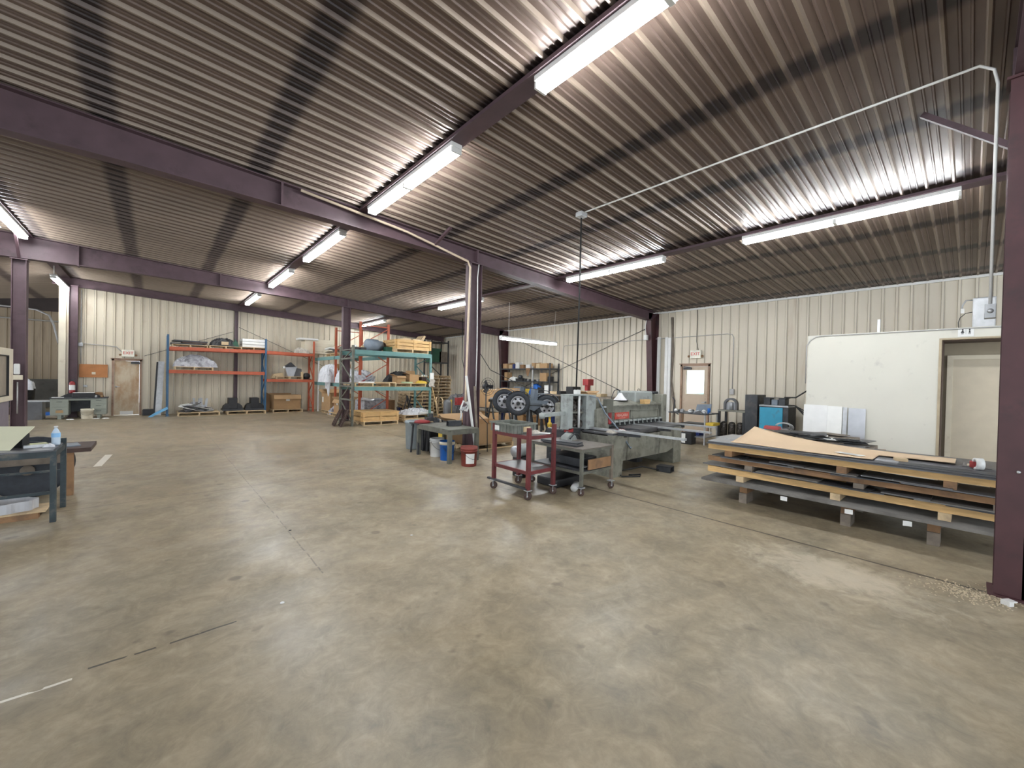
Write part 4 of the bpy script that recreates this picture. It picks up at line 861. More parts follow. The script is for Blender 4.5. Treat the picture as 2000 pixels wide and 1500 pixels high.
MB().lathe([(0, 0), (.17, 0), (.18, .02), (.205, .55), (.22, .56), (.22, .60), (.20, .61), (.185, .55), (.16, .03), (0, .03)], (0, 0, 0), 26).build('shell', 'grey_plastic', t)
MB().grid(lambda u, v: ((u-.5)*.3, (v-.5)*.3, .56+.03*math.sin(9*u)*math.sin(7*v)), 8, 8, .04, False).build('rubbish', 'black', t)
t = thing('trash_bin', (4.42, 7.66, 0), 'black square bin beside the tall grey bin', 'bin', .1)
mb = MB(); mb.prism([(-.13, -.13, 0), (.13, -.13, 0), (.13, .13, 0), (-.13, .13, 0)], (0, 0, .012))
for a, b in (((-.13, -.13), (.13, -.13)), ((.13, -.13), (.13, .13)), ((.13, .13), (-.13, .13)), ((-.13, .13), (-.13, -.13))): mb.bar((a[0], a[1], .24), (b[0], b[1], .24), .014, .48)
mb.build('shell', 'black', t); mb = MB(); mb.bar((-.145, -.145, .47), (.145, -.145, .47), .02, .03); mb.bar((.145, -.145, .47), (.145, .145, .47), .02, .03); mb.bar((.145, .145, .47), (-.145, .145, .47), .02, .03); mb.bar((-.145, .145, .47), (-.145, -.145, .47), .02, .03); mb.build('rim', 'black', t)
t = thing('vise_stand', (4.12, 7.48, 0), 'small black stand carrying a red topped vise beside the bins', 'vise stand')
for a, b in ((-.15, -.16), (.14, -.14), (.14, .16), (-.14, .16)): MB().bar((a, b, 0), (a*.8, b*.8, .6), .03).build('leg', 'steel_dark', t)
MB().box(-.18, -.18, .6, .22, .18, .62).build('top', 'steel_dark', t)
MB().lathe([(0, .62), (.17, .62), (.15, .66), (.06, .68), (0, .68)], (.02, 0, 0), 20).build('red_plate', 'red', t)
mb = MB(); mb.box(.1, -.05, .64, .26, .05, .72); mb.box(.2, -.06, .70, .24, .06, .8); mb.tube([(.26, 0, .69), (.38, 0, .69)], .014, 8); mb.build('vise', 'steel_dark', t)
t = thing('hand_truck', (7.2, 11.7, 0), 'hand truck carrying a dark cylinder in front of the tall pallet stack', 'hand truck', .3)
mb = MB()
for s in (-.16, .16): mb.tube([(s, .02, .12), (s, .1, .7), (s, .12, .82), (s*.6, .16, .9)], .016, 8)
for z in (.3, .55): mb.tube([(-.16, .03+z*.1, z), (.16, .03+z*.1, z)], .012, 6)
mb.build('frame', 'wood_pale', t)
for s in (-.2, .2): MB().lathe([(0, -.03), (.06, -.03), (.11, -.035), (.125, -.02), (.125, .02), (.11, .035), (.06, .03), (0, .03)], (s, .05, .125), 20, (1, 0, 0)).build('wheel', 'tyre', t)
MB().box(-.18, -.22, .0, .18, .02, .015).build('toe_plate', 'steel_dark', t)
solo(MB().lathe([(0, 0), (.13, 0), (.135, .02), (.135, .72), (.10, .80), (.04, .82), (0, .82)], (0, 0, 0), 22), 'gas_cylinder', 'steel_sheet', (7.30, 11.52, .016), 'dark steel cylinder standing on the hand truck', 'cylinder')
solo(MB().box(-.1, -.02, 0, .1, .02, .80), 'yellow_board', 'yellow', (7.62, 11.9, 0), 'narrow yellow board standing right of the hand truck', 'board', .2)
t = thing('bench_vise', (6.95, 10.3, 0), 'red bench vise on a three legged stand behind the grey bench', 'vise')
for k in range(3): a = 2.1*k+.6; MB().bar((.2*math.cos(a), .2*math.sin(a), 0), (.05*math.cos(a), .05*math.sin(a), .72), .03).build('leg', 'steel_dark', t)
MB().lathe([(0, .70), (.14, .70), (.14, .74), (0, .74)], (0, 0, 0), 16).build('plate', 'steel_dark', t)
mb = MB(); mb.box(-.12, -.07, .74, .10, .07, .96); mb.box(.12, -.08, .84, .18, .08, .98); mb.bar((-.12, 0, .80), (.2, 0, .80), .05); mb.build('jaw_body', 'red', t)
solo(MB().box(-.3, -.2, 0, .3, .2, .30), 'yellow_crate', 'yellow', (5.75, 9.0, 0), 'yellow plastic crate on the floor behind the middle column', 'crate', bevel=.02)
crumple('tarp_heap', 'steel_sheet', (9.0, 13.3, 0), 1.2, .8, 1.0, 'dark covered machine heap left of the middle column background', 'covered heap', 71, n=18)
t = thing('floor_fan', (7.35, 9.5, 0), 'black fan on a pole seen just right of the middle column', 'fan')
MB().lathe([(0, 0), (.2, 0), (.2, .03), (0, .05)], (0, 0, 0), 20).build('base', 'steel_dark', t); MB().tube([(0, 0, .04), (0, 0, 1.3)], .018, 8).build('pole', 'steel_dark', t)
mb = MB()
for r_ in (.26, .2, .13, .06):
    mb.tube([(r_*math.cos(q), -.08, 1.32+r_*math.sin(q)) for q in [2*PI*k/20 for k in range(21)]], .006, 5)
for k in range(10): q = 2*PI*k/10; mb.tube([(0, -.1, 1.32), (.26*math.cos(q), -.06, 1.32+.26*math.sin(q))], .004, 4)
mb.build('guard', 'black', t); MO = MB().lathe([(0, -.08), (.07, -.06), (.08, .06), (0, .1)], (0, .02, 1.32), 14, (0, 1, 0)).build('motor', 'steel_dark', t)
for k in range(3): 
    q = 2.1*k; MB().bar((0, -.07, 1.32), (.2*math.cos(q), -.07, 1.32+.2*math.sin(q)), .012, .12, up=(math.sin(q), .4, -math.cos(q))).build('blade', 'steel_dark', MO)
# cartons behind column
carton(9.0, 11.4, .55, .62, .5, .62, .0, 'tall tan carton on the steel table right of the middle column', '')
carton(9.95, 11.5, .98, .75, .45, .24, 0, 'flat tan carton with a white sticker beside the parts shelf', '', (-.3, .13, .1, .14))
t = thing('steel_table', (9.4, 11.5, 0), 'dark steel table under the tan cartons right of the middle column', 'table')
MB().box(-.75, -.4, .52, 1.2, .4, .55).build('top', 'steel_dark', t)
for x in (-.7, 1.1):
    for y in (-.35, .35): leg(t, x, y, .52, .05, 'steel_dark')
solo(MB().box(-.38, -.22, 0, .38, .22, .43), 'steel_cabinet', 'bluegrey', (9.97, 11.5, .55), 'blue grey cabinet under the flat tan carton', 'cabinet', bevel=.01)
carton(8.95, 11.3, 0, .45, .4, .36, .1, 'worn tan carton on the floor under the dark steel table', 'l')
solo(MB().box(-.2, -.18, 0, .2, .18, .46), 'plastic_tote', 'navy', (9.75, 11.25, 0), 'dark blue tote on the floor under the dark steel table', 'tote', bevel=.02)
carton(9.9, 10.0, 0, .7, .5, .3, .1, 'tan carton on the floor under the trailer wheels', 'fl'); carton(9.0, 10.1, 0, .45, .4, .42, -.1, 'small upright tan carton on the floor behind the left wheel', '')
t = thing('saw_horse', (8.2, 9.9, 0), 'black steel sawhorse holding parts behind the left wheels', 'sawhorse')
MB().box(-.4, -.05, .84, .4, .05, .92).build('top_bar', 'black', t)
for x in (-.33, .33):
    for s in (-1, 1): MB().bar((x, 0, .86), (x, s*.24, 0), .04).build('leg', 'steel_dark', t)
for k, m in enumerate(('galv', 'wood_pale', 'bluegrey')): solo(MB().box(-.1, -.04, 0, .1, .04, .05+.03*k), 'machine_part', m, (7.95+.2*k, 9.9, .92), ['small bright metal part on the left end of the black sawhorse', 'small pale wood block in the middle of the black sawhorse', 'small blue grey part on the right end of the black sawhorse'][k], 'part')
# ------------------------------------------------------------------ trailer axles with wheels on stands
AX = Vector((-.62, -.785, 0)).normalized()
t = thing('trailer_axle', (8.0, 8.3, 0), 'blue grey trailer axle assembly with four wheels resting on stands', 'trailer axle')
def wheel(cx, cy, cz, r=.335):
    c = Vector((cx, cy, cz)); w_ = .10
    ty = MB().lathe([(r*.60, -w_*.8), (r*.72, -w_), (r*.93, -w_), (r*.985, -w_*.8), (r, -w_*.45), (r, w_*.45), (r*.985, w_*.8), (r*.93, w_), (r*.72, w_), (r*.60, w_*.8)], c, 40, AX).build('tyre', 'tyre', t)
    g = MB()
    for k in range(-2, 3): g.lathe([(r+.003, k*.03-.004), (r+.003, k*.03+.004)], c, 40, AX)
    rm = MB().lathe([(r*.62, -w_*.8), (r*.60, w_*.82), (r*.56, w_*.85), (r*.52, w_*.3), (r*.42, w_*.25), (r*.30, w_*.45), (r*.17, w_*.5), (r*.17, w_*.62), (0, w_*.62)], c, 32, AX).build('rim', 'chrome', t)
    a = AX.cross(Vector((0, 0, 1))).normalized(); up_ = Vector((0, 0, 1)); b = MB()
    for k in range(6):
        q = 2*PI*k/6; p_ = c+AX*(w_*.42)+(a*math.cos(q)+up_*math.sin(q))*r*.40
        b.lathe([(0, 0), (r*.085, 0), (r*.085, .012), (0, .012)], p_, 10, AX)
    b.build('rim_hole_pattern', 'black', rm)
    n = MB()
    for k in range(6):
        q = 2*PI*(k+.5)/6; p_ = c+AX*(w_*.48)+(a*math.cos(q)+up_*math.sin(q))*r*.24; n.lathe([(0, 0), (.011, 0), (.010, .018), (0, .02)], p_, 6, AX)
    n.build('lug_nut_row', 'galv', rm)
wheel(-.55, -.10, .90); wheel(-.63, .38, .94); wheel(.40, -.28, .80); wheel(.72, .30, .82)
mb = MB(); mb.bar((-.5, -.02, .90), (.15, .75, .92), .09, .09); mb.build('axle_tube', 'bluegrey', t)
MB().bar((.46, -.2, .82), (1.0, .5, .84), .09, .09).build('axle_tube', 'bluegrey', t)
MB().bar((-.35, -.15, .95), (.55, -.28, .90), .14, .10).build('side_rail', 'bluegrey', t)
MB().bar((-.2, .45, 1.0), (.95, .35, .95), .14, .10).build('side_rail', 'bluegrey', t)
MB().bar((.05, -.1, .95), (.08, -.1, 1.28), .16, .14).build('upright_tube', 'bluegrey', t)
MB().prism([(-.35, -.2, .78), (-.05, -.24, .68), (.25, -.26, .84), (.2, -.26, .92), (-.3, -.22, .95)], (0, .03, 0)).build('gusset', 'bluegrey', t)
for cx, cy, cz in ((-.55, -.10, .90), (.40, -.28, .80), (-.63, .38, .94)):
    n = Vector((cx, cy, cz)); a = AX.cross(Vector((0, 0, 1))).normalized()
    q = MB(); N = 9
    N = 12; P_ = [n+(a*math.cos(v)+Vector((0, 0, 1))*math.sin(v))*.375-AX*.02 for v in [PI*.15+PI*.7*k/N for k in range(N+1)]]
    for p0, p1 in zip(P_, P_[1:]): q.bar(p0, p1, .22 if True else 0, .008, up=tuple(((p0+p1)/2-n).normalized()))
    q.build('fender', 'bluegrey', t)
    MB().tube([n+AX*.06, n+AX*.13], .05, 14).build('hub', 'black', t)
MB().tube([(-.55, -.30, .87), (.2, -.4, .82), (.62, -.5, .80)], .014, 6).build('brake_line', 'rope', t)
for x, y, h in ((-.45, .2, .88), (.05, .1, .90), (.62, .1, .78), (.85, .5, .8)):
    for s in (-1, 1): MB().bar((x+s*.03, y, h), (x+s*.14, y-.1, 0), .045).build('stand_leg', 'steel_dark', t)
for x, y in ((-.2, .4), (.3, .3)): MB().bar((x, y, .92), (x, y, 0), .06).build('stand_leg', 'bluegrey', t)
t = thing('jack_stand', (7.72, 7.25, 0), 'yellow jack stand between the red cart and the right wheel', 'jack stand')
for k in range(4): a = PI/4+PI/2*k; MB().bar((.17*math.cos(a), .17*math.sin(a), 0), (.05*math.cos(a), .05*math.sin(a), .36), .03).build('leg', 'steel_dark' if k % 2 else 'yellow', t)
MB().lathe([(0, .34), (.06, .34), (.055, .44), (.03, .46), (.03, .6), (.05, .61), (.05, .63), (0, .63)], (0, 0, 0), 14).build('post', 'yellow', t)
t = thing('fiber_drum', (9.35, 8.0, 0), 'round tan fibre drum behind the shearing machine', 'drum'); MB().lathe([(0, 0), (.30, 0), (.31, .02), (.34, .25), (.34, .40), (.31, .66), (.29, .70), (.24, .70), (.24, .66), (0, .66)], (0, 0, 0), 26).build('shell', mat('tan_fibre', (.55, .36, .17), .7), t); MB().tube([(.3*math.cos(q), .3*math.sin(q), .45) for q in [2*PI*k/24 for k in range(25)]], .008, 5).build('hoop', 'wood_grey', t)

# ------------------------------------------------------------------ parts shelf at the right wall
X0, Y0, Y1 = 11.5, 10.85, 13.85
SH = thing('parts_shelf', (X0, (Y0+Y1)/2, 0), 'tall dark steel shelving loaded with cartons against the right wall', 'shelf')
hy = (Y1-Y0)/2
for y in (-hy, -hy+.95, hy):
    for x in (0, .5): MB().box(x-.02, y-.03, 0, x+.02, y+.03, 2.22 if y != -hy+.95 else 2.1).build('post', 'steel_dark' if y != -hy+.95 else 'galv', SH)
SZ = (.45, .95, 1.50, 2.02)
for z in SZ: MB().box(-.02, -hy, z-.05, .52, hy, z).build('shelf_board', 'steel_dark', SH)
def yb(px_u): return Y1-.05-(Y1-Y0-.1)*px_u      # 0 = left in view
TOP = [(.06, .30, .22, 'card', 'tan carton with flaps at the left end of the top shelf'), (.17, .22, .15, 'wood_pale', 'low pale carton second from left on the top shelf'), (.24, .12, .2, 'navy', 'narrow dark blue carton on the top shelf'), (.32, .22, .26, 'white_plastic', 'white box standing on the top shelf'), (.42, .22, .16, 'wood_brown', 'brown paper lump right of the white box on top'), (.55, .26, .16, 'white_metal', 'small pale tin in the middle of the top shelf'), (.67, .18, .22, 'card', 'tan carton with a hanging corner on the top shelf'), (.75, .2, .20, 'wood_pale', 'pale pinkish box beside the bright shelf post on top'), (.87, .4, .20, 'card', 'long tan carton at the right end of the top shelf')]
for u, w_, h, m, s in TOP:
    if h > .19 and m == 'card': carton(X0+.24, yb(u), 2.02, w_, .34, h, -PI/2, s, 'b' if u < .1 or u > .6 and u < .7 else '')
    else: solo(MB().box(-.12, -w_/2, 0, .12, w_/2, h), 'storage_box', m, (X0+.22, yb(u), 2.02), s, 'box', bevel=.008)
solo(MB().prism([(-.02, -.14, 0), (-.02, .14, 0), (-.02, .06, -.30), (-.02, -.02, -.34)], (-.015, 0, 0)), 'brown_paper', 'wood_brown', (X0-.0, yb(.60), 2.03), 'brown paper corner hanging over the edge of the top shelf', 'paper')
MID = [(.07, .18, .36, 'card', 'tall tan carton at the left of the second shelf'), (.86, .36, .34, 'card', 'tan carton at the right of the second shelf'), (.97, .12, .2, 'black', 'black box at the right end of the second shelf')]
for u, w_, h, m, s in MID: (carton(X0+.24, yb(u), 1.50, w_, .3, h, -PI/2, s, '') if m == 'card' else solo(MB().box(-.12, -w_/2, 0, .12, w_/2, h), 'storage_box', m, (X0+.2, yb(u), 1.50), s, 'box', bevel=.008))
crumple('paper_heap', 'paper', (X0+.15, yb(.24), 1.50), .3, .4, .14, 'white crumpled paper on the second shelf', 'paper', 81)
t = thing('engine_part', (X0+.2, yb(.38), 1.50), 'black engine part sitting on the second shelf', 'engine part')
MB().box(-.14, -.22, 0, .14, .22, .1).build('base', 'black', t); MB().lathe([(0, 0), (.1, 0), (.1, .1), (.06, .14), (0, .14)], (0, .05, .1), 16).build('cap', 'steel_dark', t); MB().tube([(0, -.1, .1), (0, -.3, .06)], .03, 8).build('spout', 'steel_dark', t)
for k in range(6): solo(MB().lathe([(0, 0), (.05, 0), (.045, .05+.015*(k % 3)), (.02, .07), (0, .07)], (0, 0, 0), 12), 'metal_fitting', 'galv' if k % 2 else 'steel_dark', (X0+.1+.03*(k % 2), yb(.50+.05*k), 1.50), 'small round metal fitting in the row on the second shelf', 'fitting', group='metal fittings on the second shelf')
LOW = [(.35, .42, .3, 'bluegrey', 'blue grey bin on the third shelf behind the wheels'), (.58, .36, .22, 'yellow', 'yellow tray on the third shelf behind the wheels'), (.82, .3, .3, 'black', 'black bag on the third shelf at right'), (.93, .22, .40, 'paper', 'white and pink container at the right end of the third shelf'), (.15, .5, .22, 'black', 'black crate at the left end of the third shelf')]
for u, w_, h, m, s in LOW: solo(MB().box(-.13, -w_/2, 0, .13, w_/2, h), 'storage_bin', m, (X0+.2, yb(u), .95), s, 'bin', bevel=.015)
crumple('blue_bag', 'blue', (X0+.2, yb(.68), .95), .3, .5, .42, 'blue plastic bag bulging on the third shelf', 'bag', 83)
for k, u in enumerate((.2, .5, .8)): solo(MB().box(-.16, -.24, 0, .16, .24, .3), 'storage_bin', ['wood_brown', 'steel_dark', 'card'][k], (X0+.2, yb(u), .45), ['brown box on the bottom shelf at left', 'dark bin on the bottom shelf in the middle', 'tan box on the bottom shelf at right'][k], 'bin')
# workbench along the right wall between shelf and column
t = thing('workbench', (11.3, 9.1, 0), 'cluttered workbench along the right wall behind the wheels', 'workbench')
MB().box(-.35, -1.5, .98, .45, 1.45, 1.04).build('top', 'wood_grey', t)
for x in (-.3, .4):
    for y in (-1.45, 0, 1.4): leg(t, x, y, .98, .07, 'wood_grey')
MB().box(-.3, -1.4, .3, .4, 1.35, .33).build('lower_shelf', 'wood_grey', t)
BI = [(10.3, .2, .3, .10, 'wood_pale', 'pale wooden offcut at the left end of the workbench'), (9.95, .3, .2, .12, 'black', 'low black tray near the left end of the workbench'), (9.4, .45, .3, .30, 'black', 'black boxy case in the middle of the workbench'), (8.2, .35, .25, .10, 'wood_pale', 'pale block at the right end of the workbench'), (9.0, .2, .2, .1, 'paper', 'small white box on the workbench beside the red drill')]
for y, a, b, h, m, s in BI: solo(MB().box(-a/2, -b/2, 0, a/2, b/2, h), 'bench_item', m, (11.2, y, 1.04), s, 'box', rz=.2*math.sin(y*5), bevel=.01)
t = thing('drill_press', (11.25, 8.75, 1.04), 'dark red bench drill press standing on the workbench', 'drill press')
MB().box(-.12, -.12, 0, .12, .12, .03).build('base', 'steel_dark', t); MB().tube([(.04, 0, .03), (.04, 0, .55)], .025, 10).build('column', 'steel_dark', t)
mb = MB(); mb.box(-.2, -.12, .36, .1, .12, .58); mb.box(-.16, -.06, .18, .0, .06, .36); mb.build('head', 'red', t, .01)
t = thing('shop_vacuum', (10.55, 9.9, 0), 'dark blue shop vacuum on the floor in front of the workbench', 'vacuum'); MB().lathe([(0, 0), (.22, 0), (.24, .1), (.24, .62), (.26, .64), (.24, .78), (.12, .9), (0, .92)], (0, 0, 0), 24).build('tank', 'navy', t); MB().tube([(-.1, -.2, .6), (-.25, -.4, .9), (-.1, -.6, .6), (.0, -.7, .1)], .03, 8).build('hose', 'rag', t)

# ------------------------------------------------------------------ shearing machine
S = thing('shearing_machine', (6.8, 4.4, 0), 'large grey green metal shearing machine with a red name plate', 'shear')
def bx(nm, m, x0, y0, z0, x1, y1, z1, bv=0): return MB().box(x0-6.8, y0-4.4, z0, x1-6.8, y1-4.4, z1).build(nm, m, S, bv)
g = MB()
g.prism([(-1.3, -.62, 0), (-1.02, -.62, 0), (-.98, -.62, .68), (-1.3, -.62, .68)], (0, .10, 0)); g.box(-1.28, -.51, 0, -1.22, .5, .68); g.build('front_leg', 'iron_grey', S)
bx('front_leg', 'iron_grey', 7.52, 3.78, 0, 7.82, 4.6, .70, .01)
MB().prism([(-1.02, -.60, .24), (.5, -.60, .24), (.74, -.60, .30), (.74, -.60, .66), (-1.0, -.60, .62)], (0, .08, 0)).build('apron', 'iron_grey', S)
for x in (-.85, .2): MB().bar((x, -.615, .25), (x+.05, -.615, .64), .07, .03, up=(0, 1, 0)).build('apron_rib', 'iron_grey', S)
bx('bed', 'steel_sheet', 5.52, 3.80, .66, 8.0, 4.42, .71, .004)
MB().box(-.5, -.62, .70, .95, -.02, .735).build('table_plate', 'steel_sheet', S)
# crossbeam with recesses, name plate and hold-downs
bm_ = MB(); bm_.box(-.62, .0, .82, 1.32, .36, 1.10); bm_.prism([(-.62, .0, 1.10), (1.32, .0, 1.10), (1.32, .22, 1.20), (-.62, .22, 1.16)], (0, .14, 0)); CB = bm_.build('crossbeam', 'iron_grey', S, .006)
fr = MB()
for x0, x1 in ((-.56, -.40), (.15, 1.22)):
    for q in ((x0, .83+.01, x1, .845), (x0, .985, x1, 1.0), (x0, .84, x0+.018, 1.0), (x1-.018, .84, x1, 1.0)): fr.box(q[0], -.022, q[1], q[2], 0, q[3])
fr.build('raised_frame', 'iron_grey', CB)
bx('top_ledge', 'iron_grey', 6.18, 4.33, 1.09, 8.12, 4.42, 1.115, .004)
hd = MB().box(-.62, -.05, .73, 1.30, .02, .82).build('hold_down_bar', 'iron_pale', S)
for k in range(12):
    x = -.56+k*.158; q = MB(); q.prism([(x-.06, -.07, .83), (x+.06, -.07, .83), (x+.06, -.10, .745), (x-.06, -.10, .745)], (0, .05, 0)); hdn = q.build('hold_down', 'iron_pale', S, .004)
    q = MB()
    for s in (-.036, 0, .036): q.box(x+s-.009, -.106, .742, x+s+.009, -.090, .80)
    q.build('slot_row', 'black', hdn)
bx('blade_gap', 'black', 6.2, 4.36, .712, 8.05, 4.5, .735)
pl = thing('x', (0, 0, 0), 'x', 'x'); bpy.data.objects.remove(pl)
P0 = MB().box(-.36, -.012, .845, .11, -.002, .97).build('name_plate', 'orange_text', S)
text('NIAGARA', .085, mat('plate_lettering', (.66, .42, .36), .5), P0, (-.125, -.014, .915), (PI/2, 0, 0), ext=.003)
MB().box(-.24, -.015, .862, -.02, -.012, .868).build('underline', mat('plate_lettering', (.66, .42, .36), .5), P0)
# housings
lh = MB(); lh.box(-1.02, -.1, .0, -.66, .7, 1.06); lh.box(-.98, .1, 1.06, -.70, .6, 1.22); lh.build('left_housing', 'iron_grey', S, .012)
bx('rear_guard', 'iron_grey', 5.78, 4.9, .5, 7.95, 5.3, 1.12, .01)
bx('side_box', 'olive', 5.96, 4.22, 1.0, 6.14, 4.32, 1.24, .006)
gd = MB(); gd.box(-1.72, -.02, .74, -1.69, .14, 1.30); gd.box(-1.72, -.04, .74, -1.60, -.02, 1.30); gd.box(-1.25, -.04, .72, -.98, .14, 1.31); gd.box(-1.72, .12, .74, -1.2, .14, 1.3); gd.box(-1.72, -.04, 1.30, -1.2, .14, 1.325); gd.build('gear_guard', 'iron_pale', S, .006)
gr = MB()
for k, (x, z, r_) in enumerate(((-1.5, 1.12, .11), (-1.36, 1.0, .10), (-1.48, .88, .11), (-1.34, .82, .07), (-1.36, 1.18, .06))): gr.lathe([(0, 0), (r_, 0), (r_, .06), (r_*.8, .065), (r_*.75, .03), (r_*.3, .03), (r_*.28, .07), (0, .07)], (x, .115-.012*k, z), 20, (0, -1, 0))
gr.box(-1.66, .10, .76, -1.26, .118, 1.28); gr.build('gear_train', 'grease', S)
MB().tube([(-1.40, .0, .76), (-1.40, .0, 1.30)], .022, 10).build('shaft_rod', 'white_metal', S)
MB().bar((-1.66, .02, 1.02), (-1.26, .02, 1.01), .02, .03).build('cross_tie', 'olive', S)
MB().box(-1.70, -.04, .70, -1.58, .06, .76).build('red_foot', 'red', S)
bx('lower_case', 'steel_dark', 5.15, 4.45, .0, 5.62, 4.9, .72, .01)
MB().bar((-1.71, .05, 1.01), (-2.25, .02, 1.0), .05, .06).build('side_arm', 'iron_pale', S)
MB().lathe([(0, -.05), (.045, -.05), (.05, .03), (0, .05)], (-2.27, .02, 1.0), 14, (0, 0, 1)).build('arm_knob', 'iron_pale', S)
rh = MB(); rh.box(1.20, .40, 0, 1.45, .75, 1.30); rh.box(1.24, -.08, .70, 1.44, .5, 1.31); rh.build('right_housing', 'iron_grey', S, .02)
bx('motor_box', 'iron_pale', 7.30, 4.50, 1.12, 7.98, 4.95, 1.36, .03)
MB().box(1.22, .1, 1.31, 1.42, .45, 1.36).build('motor_cap', 'steel_dark', S, .02)
for x, y, z in ((.95, .3, 1.36), (-.92, .3, 1.22)): MB().tube(arc((x, y, z), .05, -.2, PI+.2, 10), .006, 6).build('lifting_ring', 'steel_dark', S)
MB().tube([(1.46, -.2, 1.25), (1.52, -.22, 1.18), (1.50, -.2, .95), (1.4, -.36, .9)], .012, 6).build('lever', 'steel_dark', S)
MB().box(-.70, -.13, .78, -.62, -.06, 1.02).build('red_cylinder', 'red', S, .02)
MB().tube([(-.66, -.16, 1.02), (-.66, -.16, 1.10), (-.9, -.14, 1.10)], .016, 7).build('air_fitting', 'galv', S)
MB().tube([(-1.2, -.06, 1.3), (-1.05, -.12, 1.26), (-.93, -.2, 1.0), (-.86, -.45, .72), (-.9, -.70, .45), (-1.05, -.80, .50)], .012, 7).build('hanging_hose', 'bluegrey', S)
MB().box(-1.45, .0, 1.325, -1.36, .09, 1.40).build('cable_socket', 'white_plastic', S, .01)
MB().lathe([(0, 0), (.05, 0), (.05, .05), (0, .06)], (-.86, .15, 1.22), 12).build('black_cap', 'black', S)
for (x, y0, y1, z) in ((-1.14, -.66, -1.72, .745), (.12, -.5, -1.55, .735), (1.05, -.3, -1.25, .735)):
    a = MB(); a.bar((x, y0+.9, z), (x+.02, y1, z), .07, .03); a.build('squaring_arm', 'galv', S)
    MB().bar((x, y0+.05, z-.05), (x+.01, y0-.35, z-.03), .03, .05).build('arm_bracket', 'steel_dark', S)
MB().lathe([(0, 0), (.05, 0), (.05, .02), (0, .02)], (-.55, -.4, .71), 12).build('stop_knob', 'steel_dark', S)
carton(6.40, 5.02, 1.121, .34, .24, .19, .15, 'small open tan carton on top of the shearing machine', 'lrb')
t = thing('clamp_lamp', (6.98, 4.64, 1.185), 'silver clamp lamp with a cone shade on the shearing machine', 'lamp')
MB().lathe([(.135, 0), (.06, .09), (.05, .11), (.035, .14), (0, .15)], (0, 0, 0), 24).build('lamp_shade', 'silver_shade', t); MB().tube([(0, 0, .14), (0, .03, .19), (-.05, .05, .21), (-.14, .05, .19), (-.2, .06, .08), (-.22, .08, -.05)], .008, 6).build('flexible_neck', 'steel_dark', t); MB().lathe([(.15, 0), (.15, -.008), (0, -.008)], (0, 0, 0), 24).build('shade_rim', 'black', t)
solo(MB().prism([(-.1, 0, 0), (.08, 0, 0), (.13, 0, .09), (-.12, 0, .09)], (0, .1, 0)), 'wood_block', 'wood', (7.42, 4.30, 1.116), 'small tan wooden wedge hung at the right of the crossbeam', 'wedge')
for k, (dx, dy, m, s) in enumerate(((0, 0, 'red', 'red work glove'), (.14, -.06, 'paper', 'white folded label'), (-.13, -.03, 'rag', 'dirty pale rag'), (.22, .04, 'red', 'small red and white packet'))):
    crumple('work_glove' if k in (0,) else 'small_cloth', m, (5.76+dx, 3.92+dy*.8, .711), .16, .12, .035, s+' lying on the near corner of the shear bed', 'glove' if k == 0 else 'cloth', 90+k, rz=k*.7, n=8)
t = thing('foot_pedal', (6.72, 3.52, 0), 'dark steel foot pedal box on the floor before the shearing machine', 'foot pedal', .15)
mb = MB()
for q in ((-.1, -.12, 0, -.09, .12, .1), (.09, -.12, 0, .1, .12, .1), (-.1, -.12, .09, .1, .12, .1), (-.1, -.12, 0, .1, .12, .01)): mb.box(*q)
mb.build('guard', 'steel_dark', t); MB().box(-.06, -.08, .02, .06, .1, .05).build('pedal', 'black', t)
pipe([(6.60, 3.58, .03), (6.35, 3.75, .09), (6.1, 3.9, .04), (5.9, 4.0, .02), (5.7, 3.72, .014), (5.95, 3.55, .014), (6.1, 3.62, .014), (5.9, 3.72, .014)], .012, 'rope', 'black cable curling on the floor from the foot pedal', 'cable', 'cable')
for k, (x, y, s, m) in enumerate(((5.9, 4.3, .25, 'steel_dark'), (6.5, 4.5, .35, 'steel_sheet'), (7.1, 4.4, .2, 'steel_dark'))): solo(MB().box(-s/2, -.15, 0, s/2, .15, .08+.03*k), 'scrap_box', m, (x, y, 0), ['dark scrap block under the left end of the shear', 'grey scrap tray under the middle of the shear', 'small dark block under the right end of the shear'][k], 'scrap')

# ------------------------------------------------------------------ carts
def caster(parent, x, y, r, rz=0, m='wood_dark'):
    wm = MB().lathe([(0, -.018), (r*.55, -.02), (r*.9, -.02), (r, -.012), (r, .012), (r*.9, .02), (r*.55, .02), (0, .018)], (x, y, r), 20, (math.cos(rz), math.sin(rz), 0))
    c, s = math.cos(rz), math.sin(rz); f = MB()
    for k in (-1, 1): f.bar((x+k*.026*c, y+k*.026*s, r*.8), (x+k*.026*c, y+k*.026*s, r*2+.02), .006, .035, up=(c, s, 0))
    f.box(x-.04, y-.04, r*2+.015, x+.04, y+.04, r*2+.025); f.tube([(x-c*.032, y-s*.032, r), (x+c*.032, y+s*.032, r)], .009, 8); fk = f.build('caster_fork', 'galv', parent); wm.build('caster_wheel', m, fk)
C1 = thing('utility_cart', (3.85, 4.10, 0), 'maroon steel two shelf cart on casters in the middle foreground', 'cart')
hx, hy = .235, .35; zt = .82
for x in (-hx, hx):
    for y in (-hy, hy):
        top = {(-1, -1): .93, (1, -1): .96, (-1, 1): .93, (1, 1): .82}[(int(x/hx), int(y/hy))]
        MB().box(x-.024, y-.024, .125, x+.024, y+.024, top).build('post', 'cart_red', C1, .002)
        caster(C1, x, y, .052, .75 if x > 0 else .55)
